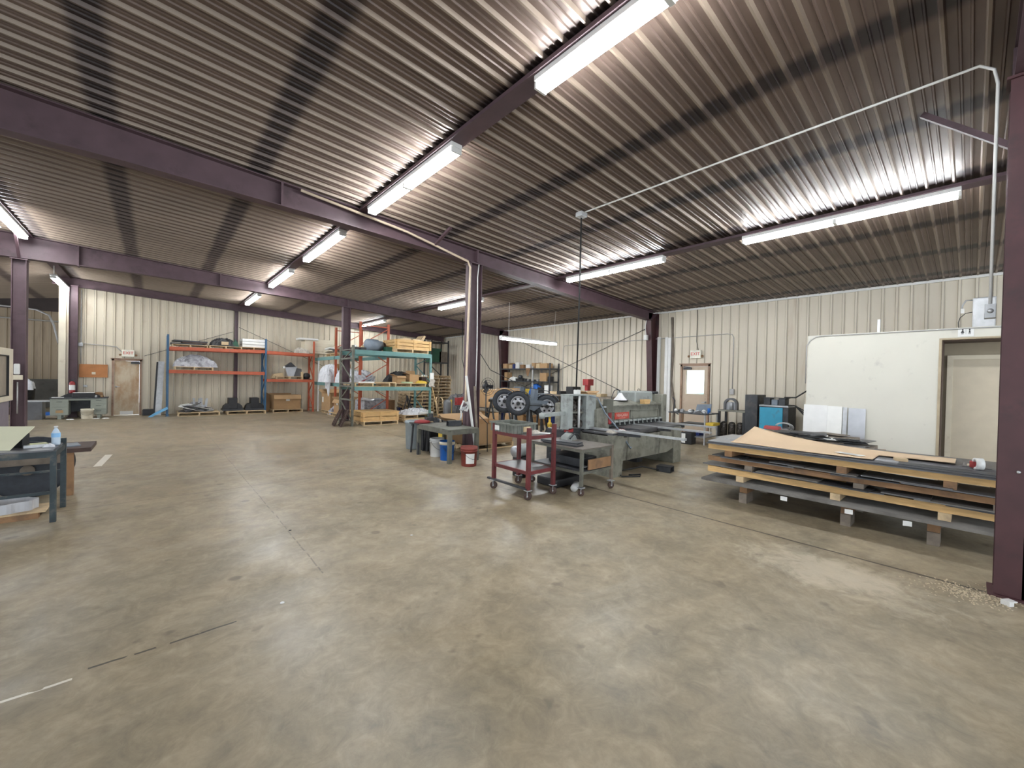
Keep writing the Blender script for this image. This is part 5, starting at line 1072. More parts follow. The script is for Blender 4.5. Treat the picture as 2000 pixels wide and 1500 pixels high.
for z in (.80, .345):
    m_ = MB()
    for a, b in (((-hx, -hy), (hx, -hy)), ((hx, -hy), (hx, hy)), ((hx, hy), (-hx, hy)), ((-hx, hy), (-hx, -hy))): m_.bar((a[0], a[1], z), (b[0], b[1], z), .03, .045)
    m_.build('shelf_rail', 'cart_red', C1)
    MB().box(-hx+.01, -hy+.01, z+.012, hx-.01, hy-.01, z+.02).build('shelf_plate', 'steel_sheet', C1)
MB().bar((-hx-.01, -hy-.0, .137), (-hx-.01, hy+.12, .137), .04, .025).build('skid_bar', 'steel_dark', C1)
t = thing('plastic_tote', (3.80, 4.27, .821), 'dusty grey green plastic tote with torn labels on the maroon cart', 'tote', .0)
mb = MB(); a, b, h = .19, .26, .12
mb.box(-a, -b, 0, a, b, .006)
for p_, q_ in (((-a, -b), (a, -b)), ((a, -b), (a, b)), ((a, b), (-a, b)), ((-a, b), (-a, -b))): mb.bar((p_[0], p_[1], h/2), (q_[0], q_[1], h/2), .008, h)
mb.build('shell', 'olive_bin', t)
rb = MB()
for k in range(7): y = -b+.04+k*(2*b-.08)/6; rb.box(-a-.014, y-.008, .0, -a, y+.008, h-.01); rb.box(a, y-.008, 0, a+.014, y+.008, h-.01)
for k in range(5): x = -a+.04+k*(2*a-.08)/4; rb.box(x-.008, -b-.014, 0, x+.008, -b, h-.01)
rb.build('rib_row', 'olive_bin', t)
rm = MB()
for p_, q_ in (((-a-.015, -b-.015), (a+.015, -b-.015)), ((a+.015, -b-.015), (a+.015, b+.015)), ((a+.015, b+.015), (-a-.015, b+.015)), ((-a-.015, b+.015), (-a-.015, -b-.015))): rm.bar((p_[0], p_[1], h), (q_[0], q_[1], h), .02, .02)
rm.build('rim', 'olive_bin', t)
MB().box(-.207, .06, .02, -.205, .17, .085).build('torn_label', 'paper', t); MB().box(-.06, -.278, .02, .07, -.275, .09).build('torn_label', 'wood_pale', t)
MB().grid(lambda u, v: ((u-.5)*.36, (v-.5)*.5, .035+.012*math.sin(9*u)*math.sin(8*v)), 8, 8, .02).build('contents', 'olive', t)
crumple('cloth_rag', 'rag', (3.90, 3.93, .821), .14, .12, .05, 'small beige rag beside the tote on the maroon cart', 'rag', 111, n=8)
solo(MB().grid(lambda u, v: ((u-.5)*.14, (v-.5)*.22, .006+.01*math.sin(5*u)), 6, 4, .003), 'paper_sheet', 'paper', (4.0, 3.87, .822), 'white paper sheet on the maroon cart by the right post', 'paper', .5)
C2 = thing('work_table', (4.66, 3.92, 0), 'low grey steel work table on casters beside the maroon cart', 'table')
hx, hy, zt = .34, .47, .63
MB().box(-hx-.02, -hy-.02, zt-.012, hx+.02, hy+.02, zt).build('top', mat('worn_table_steel', (.17, .145, .125), .5, .3, .2, 5, (.09, .08, .075), .3, 4), C2)
for x in (-hx, hx):
    for y in (-hy, hy): MB().box(x-.02, y-.02, .13, x+.02, y+.02, zt-.01).build('leg', 'wood_grey' if x > 0 else 'olive', C2); caster(C2, x, y, .045, .6+.4*(x > 0))
mb = MB()
for z in (.60, .30):
    for a_, b_ in (((-hx, -hy), (hx, -hy)), ((hx, -hy), (hx, hy)), ((hx, hy), (-hx, hy)), ((-hx, hy), (-hx, -hy))): mb.bar((a_[0], a_[1], z), (b_[0], b_[1], z), .025, .035)
mb.build('rail', 'olive', C2); MB().box(-hx, -hy, .315, hx, hy, .325).build('shelf', 'steel_dark', C2)
MB().box(-.2, -hy-.012, .33, hx-.03, -hy+.008, .47).build('side_board', 'wood_brown', C2)
for k, m in enumerate(('steel_dark', 'steel_sheet', 'steel_dark')): solo(MB().box(-.085, -.3, 0, .085, .3, .016), 'steel_plate', m, (4.44-.006*k, 3.9+.01*k, .631+.017*k), ['bottom plate of the dark steel stack on the work table', 'middle lighter plate of the stack on the work table', 'top plate of the steel stack on the work table'][k], 'steel plate', .1+.06*k)
solo(MB().box(-.06, -.1, 0, .06, .1, .05), 'steel_block', 'olive', (4.5, 4.25, .631), 'grey green steel block at the back of the work table', 'block')
t = thing('notcher_head', (4.80, 4.1, .631), 'grey cast machine head with a long lever on the work table', 'machine head', .2)
MB().prism([(-.15, -.06, 0), (.16, -.06, 0), (.12, -.06, .06), (.0, -.06, .11), (-.12, -.06, .07)], (0, .12, 0)).build('casting', 'iron_pale', t); MB().tube([(-.1, -.08, .04), (0, -.1, .11), (.12, -.1, .09), (.16, -.12, .02)], .010, 6).build('lever', 'steel_dark', t)
MB().prism([(.0, .07, 0), (.3, .07, 0), (.26, .07, .07), (.1, .07, .12)], (0, .03, 0)).build('blade_guard', 'steel_sheet', t)
t = thing('parts_bin', (4.72, 3.95, .326), 'dark bin of metal scraps on the lower shelf of the work table', 'bin'); MB().box(-.2, -.3, 0, .2, .3, .12).build('bin', 'steel_dark', t, .01)
plates(4.62, 3.62, .327, 6, (.16, .1), (.06, .14), ['galv', 'steel_sheet', 'steel_dark'], 5, 'small bright scrap on the lower shelf of the work table', 'scraps on the work table shelf', th=.006)
t = thing('bench_grinder', (4.45, 4.75, 0), 'pale bench grinder on the floor behind the work table', 'grinder'); MB().lathe([(0, -.16), (.08, -.16), (.1, -.1), (.1, .1), (.08, .16), (0, .16)], (0, 0, .42), 20, (1, .2, 0)).build('motor', 'iron_pale', t); MB().box(-.12, -.12, 0, .12, .12, .32).build('pedestal', 'black', t, .02)
for s in (-.2, .2): MB().lathe([(0, -.015), (.09, -.015), (.09, .015), (0, .015)], (s, s*.2, .42), 20, (1, .2, 0)).build('wheel', 'steel_light', t)
solo(MB().box(-.3, -.2, 0, .3, .2, .12), 'drain_pan', 'black', (4.62, 4.1, 0), 'black drain pan on the floor under the work table', 'pan', bevel=.02)
solo(MB().lathe([(0, -.12), (.05, -.12), (.05, .12), (0, .12)], (0, 0, .05), 12, (1, .6, 0)), 'plastic_bottle', 'white_plastic', (4.5, 3.7, 0), 'crushed white bottle on the floor under the work table', 'bottle')

# ------------------------------------------------------------------ long stack of sheet steel on timber skids
YS0, YS1 = -.62, 2.42; ym = (YS0+YS1)/2
def skid(z, m, n_rail, label, hgt, blocks, x0=5.82, bm='wood_brown', y0=YS0, y1=YS1):
    t = thing('timber_skid', (6.4, ym, z), label, 'skid')
    for i, dx in enumerate((-.58, -.02, .55)[:n_rail]): MB().box(dx, y0-ym, 0, dx+.04, y1-ym, hgt).build('long_rail', m, t)
    for y in blocks: MB().box(-.60, y-ym-.045, -.075, .6, y-ym+.045, 0).build('cross_block', bm, t)
    return t
mats_s = ['steel_sheet', 'steel_dark', 'dusty_steel', 'steel_sheet']
skid(.205, 'wood_grey', 3, 'bottom timber skid of the long sheet steel stack', .02, (1.95, .9, .22), bm='wood_brown')
for y in (1.95, .9, .22):
    for dx in (-.5, .3): solo(MB().box(-.12, -.045, 0, .12, .045, .13), 'timber_block', 'wood_grey', (6.4+dx, y, 0), 'short timber block on the floor under the sheet steel stack', 'timber block', group='timber blocks under the sheet stack')
def sheet(x, y, z, sx, sy, m, label, rz=0, sag=0, th=.008): return solo(MB().grid(lambda u, v: ((u-.5)*sx, (v-.5)*sy, -sag*(math.sin(PI*v))+th), 2, 14, th), 'steel_sheet', m, (x, y, z), label, 'steel sheet', rz)
sheet(6.36, ym, .226, 1.34, 3.10, 'dusty_steel', 'bottom wide dusty steel sheet of the long stack', 0, 0, .03)
r_ = random.Random(4)
def layer(z, n, pos, seed, x0=5.98):
    r = random.Random(seed)
    for k in range(n):
        w_, l = r.uniform(.25, .5), r.uniform(.35, .9); yy = YS0+.35+(YS1-YS0-.6)*k/(n-1)
        solo(MB().box(-w_/2, -l/2, 0, w_/2, l/2, .012), 'sheet_offcut', mats_s[(k+seed) % 4], (5.84+w_/2-r.uniform(.02, .10), yy, z+.013*(k % 3)), 'flat steel offcut in the %s layer of the long stack, %s' % (pos, ('nearest the right end', 'second from the right end', 'third from the right end', 'fourth from the right end', 'fourth from the left end', 'third from the left end', 'second from the left end', 'at the left end')[k]), 'steel offcut', r.uniform(-.12, .12), 'steel offcuts in the %s layer' % pos)
z3 = .335; skid(z3, 'wood', 3, 'yellow timber skid carrying the third layer of the long stack', .075, (2.0, 1.0, .15), bm='wood_pale'); layer(z3+.076, 8, 'third', 1)
z2 = .49; skid(z2, 'wood_brown', 3, 'brown timber skid carrying the second layer of the long stack', .06, (1.9, .8, -.2), bm='wood_grey'); layer(z2+.061, 8, 'second', 2)
z1 = .65; skid(z1, 'wood', 3, 'yellow timber skid carrying the top sheets of the long stack', .072, (2.15, .95, .12), bm='wood_brown')
for k in range(3): sheet(6.38+.02*k, ym+.01*k, z1+.073+.009*k, 1.24-.02*k, 3.05-.02*k, mats_s[k % 2], ['lowest dark sheet on top of the long steel stack', 'middle dark sheet on top of the long steel stack', 'uppermost full dark sheet on the long steel stack'][k])
zt = z1+.073+.027
solo(MB().box(-.28, -.5, 0, .28, .5, .005), 'steel_sheet', 'steel_light', (6.15, 1.95, zt), 'pale grey sheet at the far left end of the stack top', 'steel sheet', .05)
solo(MB().box(-.3, -.35, 0, .3, .35, .005), 'steel_sheet', 'steel_light', (6.55, 2.15, zt+.005), 'overlapping seamed sheet at the far left end of the stack top', 'steel sheet', -.04)
def kraft(u, v):
    # u across (x), v along y (0 = near right end)
    x = 5.86+.92*u; y = .10+2.05*v-.35*(1-u)*(1-v)*0
    lift = .16*max(0, (v-.35)/.65)**2*(u**1.3)
    return (x-6.3, y-1.1, lift+.006+.004*math.sin(9*v+3*u))
mb = MB(); mb.grid(kraft, 10, 24, .004)
dl = [f for f in mb.bm.faces if f.calc_center_median().x < -.0+.06 and f.calc_center_median().y < -.42]
bmesh.ops.delete(mb.bm, geom=dl, context='FACES')
KR = solo(mb, 'cardboard_sheet', 'kraft', (6.3, 1.1, zt+.011), 'large tan cardboard sheet curling up on the steel stack', 'cardboard')
solo(MB().box(-.05, -.13, 0, .05, .13, .002), 'paper_sheet', 'paper', (6.05, .92, zt+.023), 'white printed paper lying on the tan cardboard sheet', 'paper', -.35)
solo(MB().box(-.025, -.07, 0, .025, .07, .001), 'grey_print', 'steel_light', (6.05, .92, zt+.0255), 'grey printed box on the white paper', 'print', -.35)
solo(MB().box(-.05, -.05, 0, .05, .05, .03), 'timber_scrap', 'wood_pale', (6.15, .50, zt+.001), 'small wooden scrap by the notch of the tan cardboard', 'timber scrap', .3)
solo(MB().box(-.1, -.5, 0, .1, .5, .006), 'steel_strip', 'steel_dark', (5.95, .0, zt), 'long dark steel strip near the front edge of the stack', 'steel strip')
solo(MB().box(-.2, -.1, 0, .2, .1, .006), 'steel_strip', 'steel_sheet', (6.5, -.05, zt), 'wide dark strip beside the tape roll on the stack', 'steel strip')
t = thing('tape_dispenser', (6.2, -.05, zt+.001), 'tape dispenser with a white roll and red body on the steel stack', 'tape dispenser', 1.9)
MB().lathe([(.035, -.028), (.058, -.028), (.058, .028), (.035, .028), (.035, -.028)], (0, .03, .058), 24, (1, .0, 0)).build('tape_roll', 'white_plastic', t)
MB().box(-.035, -.06, .01, .035, .02, .075).build('body', 'red', t, .006); MB().tube([(.0, -.06, .02), (.0, -.17, .015)], .014, 8).build('handle', 'cream', t)
for k, (x, y, z) in enumerate(((5.70, 1.47, .16), (5.70, .86, .16), (5.70, .40, .16))):
    solo(MB().box(-.002, -.035, 0, .002, .035, .05), 'white_tag', 'paper', (x, y, z), ['leftmost white tag hanging under the long sheet stack', 'middle white tag hanging under the long sheet stack', 'rightmost white tag hanging under the long sheet stack'][k], 'tag', .2*k)
# second lower pile behind
t = thing('timber_skid', (8.5, 1.75, 0), 'weathered timber skid of the low scrap pile behind the long stack', 'skid')
MB().box(-.4, -.75, .0, .4, .75, .60).build('packed_stock', 'wood_grey', t); MB().box(-.42, -.85, .30, .42, -.5, .54).build('end_timber', 'wood_brown', t)
plates(8.5, 1.75, .601, 16, (.22, .5), (.2, .4), ['steel_dark', 'steel_sheet', 'wood_grey'], 17, 'dark flat offcut on the low scrap pile behind the stack', 'offcuts on the low scrap pile', th=.010)
solo(MB().prism([(-.08, 0, 0), (.1, 0, 0), (.05, 0, .06), (-.05, 0, .05)], (0, .25, 0)), 'orange_glove', 'red', (8.75, 2.35, .72), 'orange red glove on the far end of the low scrap pile', 'glove')
# sheets leaning on the restroom wall
for k, (y0, y1, h, m, s) in enumerate(((1.80, 2.17, 1.19, 'white_metal', 'large pale grey sheet leaning on the restroom wall, leftmost'), (1.58, 1.80, 1.18, 'paper', 'bright metal sheet leaning beside the pale grey one'), (1.51, 1.57, 1.17, 'galv', 'narrow speckled strip leaning behind the bright metal sheet'), (1.25, 1.49, 1.16, 'steel_light', 'galvanised sheet leaning rightmost on the restroom wall'))):
    x0 = XB-.10-.008*(3-k)
    solo(MB().prism([(0, -(y1-y0)/2, 0), (0, (y1-y0)/2, 0), (.085, (y1-y0)/2, h), (.085, -(y1-y0)/2, h)], (-.006, 0, 0)), 'leaning_sheet', m, (x0-.0, (y0+y1)/2, 0), s, 'sheet')
# ------------------------------------------------------------------ right wall equipment
t = thing('parts_table', (10.75, 4.85, 0), 'small steel table covered in metal parts in front of the glazed door', 'table')
MB().box(-.45, -.48, .76, .35, .50, .785).build('top', 'steel_dark', t)
for x, y in ((-.42, -.45), (.32, -.45), (.32, .47), (-.42, .47)): MB().box(x-.015, y-.015, 0, x+.015, y+.015, .76).build('leg', 'galv' if y < 0 else 'wood_brown', t)
MB().box(-.43, -.46, .18, .33, .48, .20).build('lower_shelf', 'steel_light', t); MB().box(-.4, -.46, .48, .33, .3, .5).build('middle_shelf', 'steel_dark', t)
r = random.Random(9)
for k in range(12):
    m = ('steel_light', 'galv', 'steel_sheet', 'paper')[k % 4]; px, py = 10.42+r.uniform(0, .5), 4.42+.08*k
    mb = MB().lathe([(0, 0), (.05, 0), (.06, .03), (.03, .07), (0, .08)], (0, 0, 0), 12) if k % 2 else MB().prism([(-.08, 0, 0), (.07, 0, 0), (.09, 0, .04), (-.02, 0, .07)], (0, .07, 0))
    solo(mb, 'metal_part', m, (px, py, .786), 'small bright machined part on the table by the glazed door', 'metal part', r.uniform(0, 3), 'machined parts on the small table')
solo(MB().prism([(0, -.2, 0), (0, .2, 0), (0, .16, .2), (0, -.22, .23)], (.012, 0, 0)), 'steel_tray', 'bluegrey', (10.95, 4.72, .786), 'dark grey tray standing upright on the parts table', 'tray')
solo(MB().lathe([(0, 0), (.035, 0), (.035, .13), (.03, .14), (0, .14)], (0, 0, 0), 16), 'spray_can', 'blue', (10.6, 4.42, .786), 'blue can standing at the right end of the parts table', 'can')
solo(MB().box(-.15, -.12, 0, .15, .12, .10), 'parts_tray', 'navy', (10.7, 4.75, .201), 'blue tray on the lower shelf of the parts table', 'tray', bevel=.01)
solo(MB().box(-.2, -.1, 0, .2, .1, .07), 'parts_tray', 'yellow', (10.55, 4.3, .501), 'yellow tray on the middle shelf of the parts table', 'tray', bevel=.01)
t = thing('rubbish_tin', (10.28, 4.78, 0), 'dark tin with a white label on the floor under the squaring arm', 'tin'); MB().box(-.13, -.14, 0, .13, .14, .3).build('tin', 'black', t, .02); MB().box(-.134, .02, .03, -.130, .12, .27).build('paper_label', 'paper', t)
# arched die on its stand
t = thing('die_stand', (11.35, 4.1, 0), 'dark steel stand with cans below the arched die', 'stand')
MB().box(-.25, -.35, .84, .25, .30, .88).build('top', 'iron_grey', t)
for x, y in ((-.22, -.32), (.22, -.32), (.22, .27), (-.22, .27)): leg(t, x, y, .84, .05, 'steel_dark')
for k in range(3): solo(MB().lathe([(0, 0), (.085, 0), (.085, .5), (.06, .56), (0, .58)], (0, 0, 0), 18), 'dark_cylinder', 'grease', (11.25, 3.9+.2*k, 0), 'dark greasy cylinder in the row under the arched die', 'cylinder', group='dark cylinders under the arched die')
t = thing('arched_die', (11.3, 4.17, .88), 'arched grey cast steel die on the stand by the wall', 'die')
N = 12; o_ = [(0, .17*math.cos(PI*k/N), .15+.16*math.sin(PI*k/N)) for k in range(N+1)]; i_ = [(0, .12*math.cos(PI*k/N), .15+.11*math.sin(PI*k/N)) for k in range(N+1)]
mb = MB()
pts = [(0, .17, 0)]+o_+[(0, -.17, 0), (0, -.12, 0)]+i_[::-1]+[(0, .12, 0)]
mb.prism(pts, (.1, 0, 0)); mb.build('arch', 'steel_sheet', t); mb = MB(); mb.box(.06, -.12, 0, .1, .12, .2); mb.lathe([(0, 0), (.045, 0), (.035, .18), (.02, .2), (0, .21)], (.03, -.02, 0), 14); mb.build('inner_post', 'steel_light', t)
t = thing('control_cabinet', (11.3, 3.58, 0), 'tall dark grey steel cabinet left of the light blue machine', 'cabinet')
MB().box(-.3, -.14, 0, .3, .14, 1.30).build('body', 'steel_dark', t, .01); MB().box(-.304, -.11, .2, -.30, .11, 1.2).build('door_panel', 'steel_dark', t)
t = thing('blue_machine', (11.3, 3.13, 0), 'scuffed light blue boxy machine beside the restroom wall', 'machine')
MB().box(-.32, -.34, 0, .3, .27, 1.04).build('casing', 'steel_dark', t, .01); MB().box(-.335, -.23, .1, -.32, .25, 1.02).build('front_panel', 'skyblue', t, .003)
MB().box(-.35, -.34, 1.04, .33, .26, 1.075).build('top_plate', 'steel_light', t)
for k, (y, w_, h, m) in enumerate(((.14, .14, .16, 'steel_dark'), (-.02, .13, .13, 'bluegrey'), (-.17, .14, .16, 'steel_dark'))): MB().box(-.2, y-w_/2, 1.075, .1, y+w_/2, 1.075+h).build('control_head', m, t, .01)
MB().box(-.22, -.26, 1.235, .12, .22, 1.25).build('head_bar', 'steel_dark', t)
pipe([(11.25, 2.95, 1.26), (11.25, 2.72, 1.27), (11.3, 2.5, 1.45), (11.6, 2.3, 1.85), (11.7, 2.25, 2.3)], .016, 'rope', 'black cable rising from the light blue machine to the wall', 'cable', 'cable')
for k in range(3): pipe([(11.1, 2.84, 1.088), (11.1, 2.70, 1.09), (11.05, 2.5, .98-.05*k), (11.0, 2.42-.03*k, .8-.1*k)], .013, 'rope', ['upper loose black cable end at the right of the blue machine', 'middle loose black cable end at the right of the blue machine', 'lower loose black cable end at the right of the blue machine'][k], 'cable', 'cable')
solo(MB().lathe([(0, 0), (.16, 0), (.17, .18), (.15, .2), (0, .2)], (0, 0, 0), 20), 'red_can', 'red', (10.7, 3.35, 0), 'low dark red round can in front of the grey cabinet', 'can')
t = thing('wire_coil', (10.55, 2.75, .0), 'loose coil of wire on a crate before the light blue machine', 'wire coil'); MB().box(-.2, -.3, 0, .2, .3, .55).build('crate', 'wood_grey', t)
mb = MB()
for k in range(4): mb.tube([(-.05*k*.3, (.18-.02*k)*math.cos(q), .62+(.10-.015*k)*math.sin(q)+.01*k) for q in [2*PI*j/20 for j in range(21)]], .006, 5)
mb.build('coil', 'galv', t)
# ------------------------------------------------------------------ desk corner
D = thing('office_desk', (-1.81, 18.98, 0), 'grey green steel office desk in the back left corner', 'desk')
MB().box(-.64, -.28, .64, .64, .28, .675).build('desktop', 'steel_dark', D, .004)
for x0, x1, n in ((-.62, -.23, 2), (.25, .62, 3)):
    MB().box(x0, -.25, .12, x1, .26, .64).build('pedestal', 'desk', D, .004)
    hh = .50/n
    for k in range(n):
        f = MB().box(x0+.012, -.262, .135+k*hh, x1-.012, -.25, .135+(k+1)*hh-.014).build('drawer', 'desk', D, .003)
        MB().box((x0+x1)/2-.06, -.278, .135+(k+.62)*hh, (x0+x1)/2+.06, -.262, .135+(k+.62)*hh+.012).build('drawer_handle', 'steel_dark', f)
    for y in (-.2, .2): MB().box((x0+x1)/2-.04, y-.03, 0, (x0+x1)/2+.04, y+.03, .12).build('foot', 'desk', D)
MB().box(-.23, -.24, .58, .25, -.2, .64).build('center_drawer', 'desk', D)
MB().box(-.6, .24, .2, .6, .262, .64).build('modesty_panel', 'steel_dark', D)
MB().box(-.5, -.266, .2, -.34, -.263, .28).build('tan_sticker', 'card', D)
solo(MB().box(-.25, -.14, 0, .25, .14, .14), 'black_box', 'black', (-1.72, 18.9, .675), 'black flat box on the office desk below the fire extinguisher', 'box', bevel=.01)
solo(MB().box(-.26, -.15, 0, .22, .12, .012), 'paper_stack', 'paper', (-1.70, 18.9, .815), 'white papers on top of the black desk box', 'papers')
solo(MB().box(-.13, -.1, 0, .13, .1, .008), 'paper_stack', 'paper', (-2.28, 18.84, .675), 'white papers at the left end of the office desk', 'papers', .1)
solo(MB().prism([(-.2, 0, 0), (.12, 0, 0), (.1, 0, .1), (.0, 0, .12)], (0, .2, 0)), 'black_case', 'black', (-2.08, 18.95, .675), 'black soft case beside the flat black box on the desk', 'case')
t = thing('desk_clutter', (-1.33, 18.9, .675), 'brown leather tool pouch leaning at the right end of the desk', 'tool pouch'); MB().prism([(-.08, 0, 0), (.06, 0, 0), (.02, 0, .16), (-.06, 0, .17), (-.16, 0, .15)], (0, .1, 0)).build('pouch', 'wood_brown', t); MB().tube([(-.2, 0, .02), (-.12, 0, .1), (-.05, 0, .05)], .012, 6).build('strap', 'steel_dark', t)
for k in range(3): solo(MB().lathe([(0, 0), (.03, 0), (.03, .06), (0, .06)], (0, 0, 0), 12), 'small_jar', ['galv', 'steel_dark', 'card'][k], (-1.44+.06*k, 18.76+.03*k, .675), ['small silver tin on the right of the desk', 'small dark tin on the right of the desk', 'small tan jar on the right of the desk'][k], 'tin')
t = thing('fire_extinguisher', (-2.02, 19.25, .80), 'red fire extinguisher with a white label on the corner column', 'fire extinguisher')
MB().lathe([(0, 0), (.065, 0), (.07, .02), (.07, .30), (.05, .36), (.025, .38), (0, .38)], (0, 0, 0), 22).build('cylinder', 'red', t)
MB().lathe([(.0715, .10), (.0715, .26)], (0, 0, 0), 22).build('white_label', 'paper', t)
mb = MB(); mb.box(-.02, -.02, .38, .02, .02, .43); mb.bar((0, 0, .44), (.09, 0, .46), .02, .012); mb.tube([(.02, -.02, .40), (.09, -.04, .36), (.09, -.04, .16)], .01, 6); mb.build('valve', 'steel_dark', t)
MB().box(-.05, .07, .1, .05, .09, .3).build('bracket', 'steel_dark', t)
bucket(-1.62, 18.62, 'cream', 'stained cream bucket under the office desk', h=.32, r=.15)
t = thing('plywood_board', (-1.56, YB-.055, 1.31), 'orange brown plywood board on the back wall left of the exit door', 'board'); MB().box(-.335, -.02, 0, .335, 0, .44).build('panel', mat('orange_plywood', (.42, .17, .055), .6, 0, .15, 4), t); MB().box(-.045, -.026, .1, .045, -.02, .18).build('thermostat', 'cream', t)
solo(MB().box(-.05, -.05, 0, .05, 0, .08), 'outlet_box', 'galv', (-1.75, YB-.055, .98), 'small grey outlet box below the plywood board', 'outlet', bevel=.015)
for k, x in enumerate((-1.98, -1.42, -1.2)): crumple('paper_scrap', 'paper', (x, 18.52, 0), .16, .1, .02, ['left white paper scrap on the floor before the desk', 'middle white paper scrap on the floor before the desk', 'right white paper scrap on the floor before the desk'][k], 'paper scrap', 120+k, n=6)
solo(MB().box(-.15, -.25, 0, .15, .25, .55), 'low_cabinet', 'steel_sheet', (-2.75, 19.1, 0), 'low dark cabinet tucked left of the office desk', 'cabinet')
solo(MB().box(-.3, -.3, 0, .3, .3, .03), 'low_shelf_top', 'galv', (-2.72, 19.1, .55), 'pale flat board on the low cabinet left of the desk', 'board')
solo(MB().box(-.4, -.3, 0, .4, .3, .08), 'blue_mat', 'blue', (-2.85, 20.8, 0), 'blue flat pallet on the floor left of the desk', 'pallet')
t = thing('trash_can', (-3.6, 22.5, 0), 'dark trash can topped with a white bag in the dim left bay', 'trash can'); MB().lathe([(0, 0), (.28, 0), (.33, .8), (.36, .82), (.33, .84), (0, .84)], (0, 0, 0), 24).build('barrel', 'steel_dark', t)
crumple('bag', 'tarp', (0, 0, 0), .6, .6, .42, '', '', 133, n=12, parent=t).location = (0, 0, .8)
solo(MB().box(-.6, -.3, 0, .6, .3, .22), 'dark_step', 'wood_dark', (-3.9, 21.6, 0), 'dark low step on the floor in the dim left bay', 'step')
solo(MB().box(-.02, -.02, 0, .02, .02, 1.9), 'olive_post', 'olive', (-3.72, 23.9, 0), 'thin olive post standing in the dim left bay', 'post')
for k in range(3): solo(MB().box(-.2, -.15, 0, .2, .15, .2), 'stored_box', ['wood_dark', 'rag', 'wood_dark'][k], (-3.35, 17.2, .9+.25*k+0) if False else (-4.6+.0*k, 23.9, 1.15+.2*k), ['dark box behind the far left column, lowest', 'pale box behind the far left column, middle', 'dark box behind the far left column, topmost'][k], 'box')
solo(MB().box(-.3, -.3, 0, .3, .3, 1.15), 'storage_stand', 'steel_dark', (-4.6, 23.9, 0), 'dark stand holding three boxes behind the far left column', 'stand')
# ------------------------------------------------------------------ machine and tables at the left edge
t = thing('enclosed_machine', (-2.55, 10.3, 0), 'cream enclosed machine with a rounded window at the left edge', 'machine')
MB().box(-.6, -1.3, .12, .58, 1.13, .98).build('lower_body', mat('mauve_grey_panel', (.20, .175, .21), .5), t, .02)
mb = MB(); y0, y1, z0, z1, X1 = -1.35, 1.15, .98, 1.90, .62
for a in ((y0, z0, y1, z0+.09), (y0, z1-.12, y1, z1), (y1-.28, z0+.09, y1, z1-.12), (y0, z0+.09, y0+.28, z1-.12)): mb.box(X1-.04, a[0], a[1], X1, a[2], a[3])
mb.box(-.6, y0, z1-.03, X1-.041, y1, z1); mb.box(-.6, y0, z0, X1-.041, y0+.03, z1-.031); mb.box(-.6, y1-.03, z0, X1-.041, y1, z1-.031); mb.build('cab_frame', 'cream', t)
MB().box(X1-.035, y0+.28, z0+.09, X1-.025, y1-.28, z1-.12).build('window_panel', mat('frosted_tan_panel', (.30, .26, .20), .4), t)
mb = MB()
for a in ((y0+.28, z0+.09, y1-.28, z0+.105), (y0+.28, z1-.135, y1-.28, z1-.12), (y1-.30, z0+.09, y1-.28, z1-.12)): mb.box(X1-.03, a[0], a[1], X1+.004, a[2], a[3])
mb.build('gasket', 'black', t)
MB().box(-.5, -1.2, 0, .5, 1.0, .12).build('plinth', 'black', t)
t = thing('metal_table', (-1.55, 6.45, 0), 'dark teal steel table at the left edge with papers and a bottle', 'table')
MB().box(-.9, -.3, .72, .78, .3, .735).build('top', 'steel_sheet', t)
mb = MB()
for a_, b_ in (((-.9, -.3), (.78, -.3)), ((.78, -.3), (.78, .3)), ((.78, .3), (-.9, .3))): mb.bar((a_[0], a_[1], .69), (b_[0], b_[1], .69), .03, .06)
mb.bar((-.9, -.3, .30), (.78, -.3, .30), .02, .03); mb.bar((-.9, .3, .42), (.78, .3, .42), .02, .02); mb.build('rail', 'greenblue', t)
for x, y in ((.78, -.3), (.78, .3), (-.9, -.3), (-.9, .3)): MB().box(x-.022, y-.022, 0, x+.022, y+.022, .72 if y < 0 else .78).build('leg', 'greenblue', t)
t = thing('clip_board', (-1.14, 6.5, .736), 'cream binder board propped up on the dark teal table', 'board', -.5)
MB().prism([(-.25, -.16, .0), (.16, -.16, .0), (.16, .10, .20), (-.25, .10, .20)], (0, .006, .01)).build('board', mat('cream_board', (.70, .69, .50), .6, 0, .05, 4), t); MB().box(-.2, .02, 0, .12, .1, .14).build('prop_box', 'black', t)
t = thing('water_bottle', (-.80, 6.52, .736), 'clear water bottle with a blue label on the dark teal table', 'bottle')
MB().lathe([(0, 0), (.032, 0), (.034, .01), (.034, .09), (.033, .13), (.02, .165), (.013, .175), (.013, .19), (0, .19)], (0, 0, 0), 20).build('body', 'lens', t); MB().lathe([(.0352, .085), (.0352, .13)], (0, 0, 0), 20).build('blue_label', mat('pale_blue_label', (.25, .5, .8), .5), t); MB().lathe([(0, .185), (.016, .185), (.016, .205), (0, .205)], (0, 0, 0), 14).build('cap', 'white_plastic', t)
solo(MB().box(-.09, -.06, 0, .09, .06, .02), 'notebook', mat('pale_yellow_paper', (.62, .64, .36), .7), (-.96, 6.58, .736), 'pale yellow notepad beside the water bottle', 'notepad', .3)
solo(MB().box(-.08, -.035, 0, .08, .035, .025), 'grey_tool', 'galv', (-.93, 6.42, .736), 'grey flat tool on the dark teal table by the bottle', 'tool', .15)
crumple('foil_scrap', 'tarp', (-.83, 6.38, .736), .08, .06, .03, 'white crumpled wrapper beside the water bottle', 'wrapper', 140, n=6)
t = thing('wheel_cart', (-1.35, 7.65, 0), 'brown wooden deck cart with large dark wheels behind the teal table', 'cart')
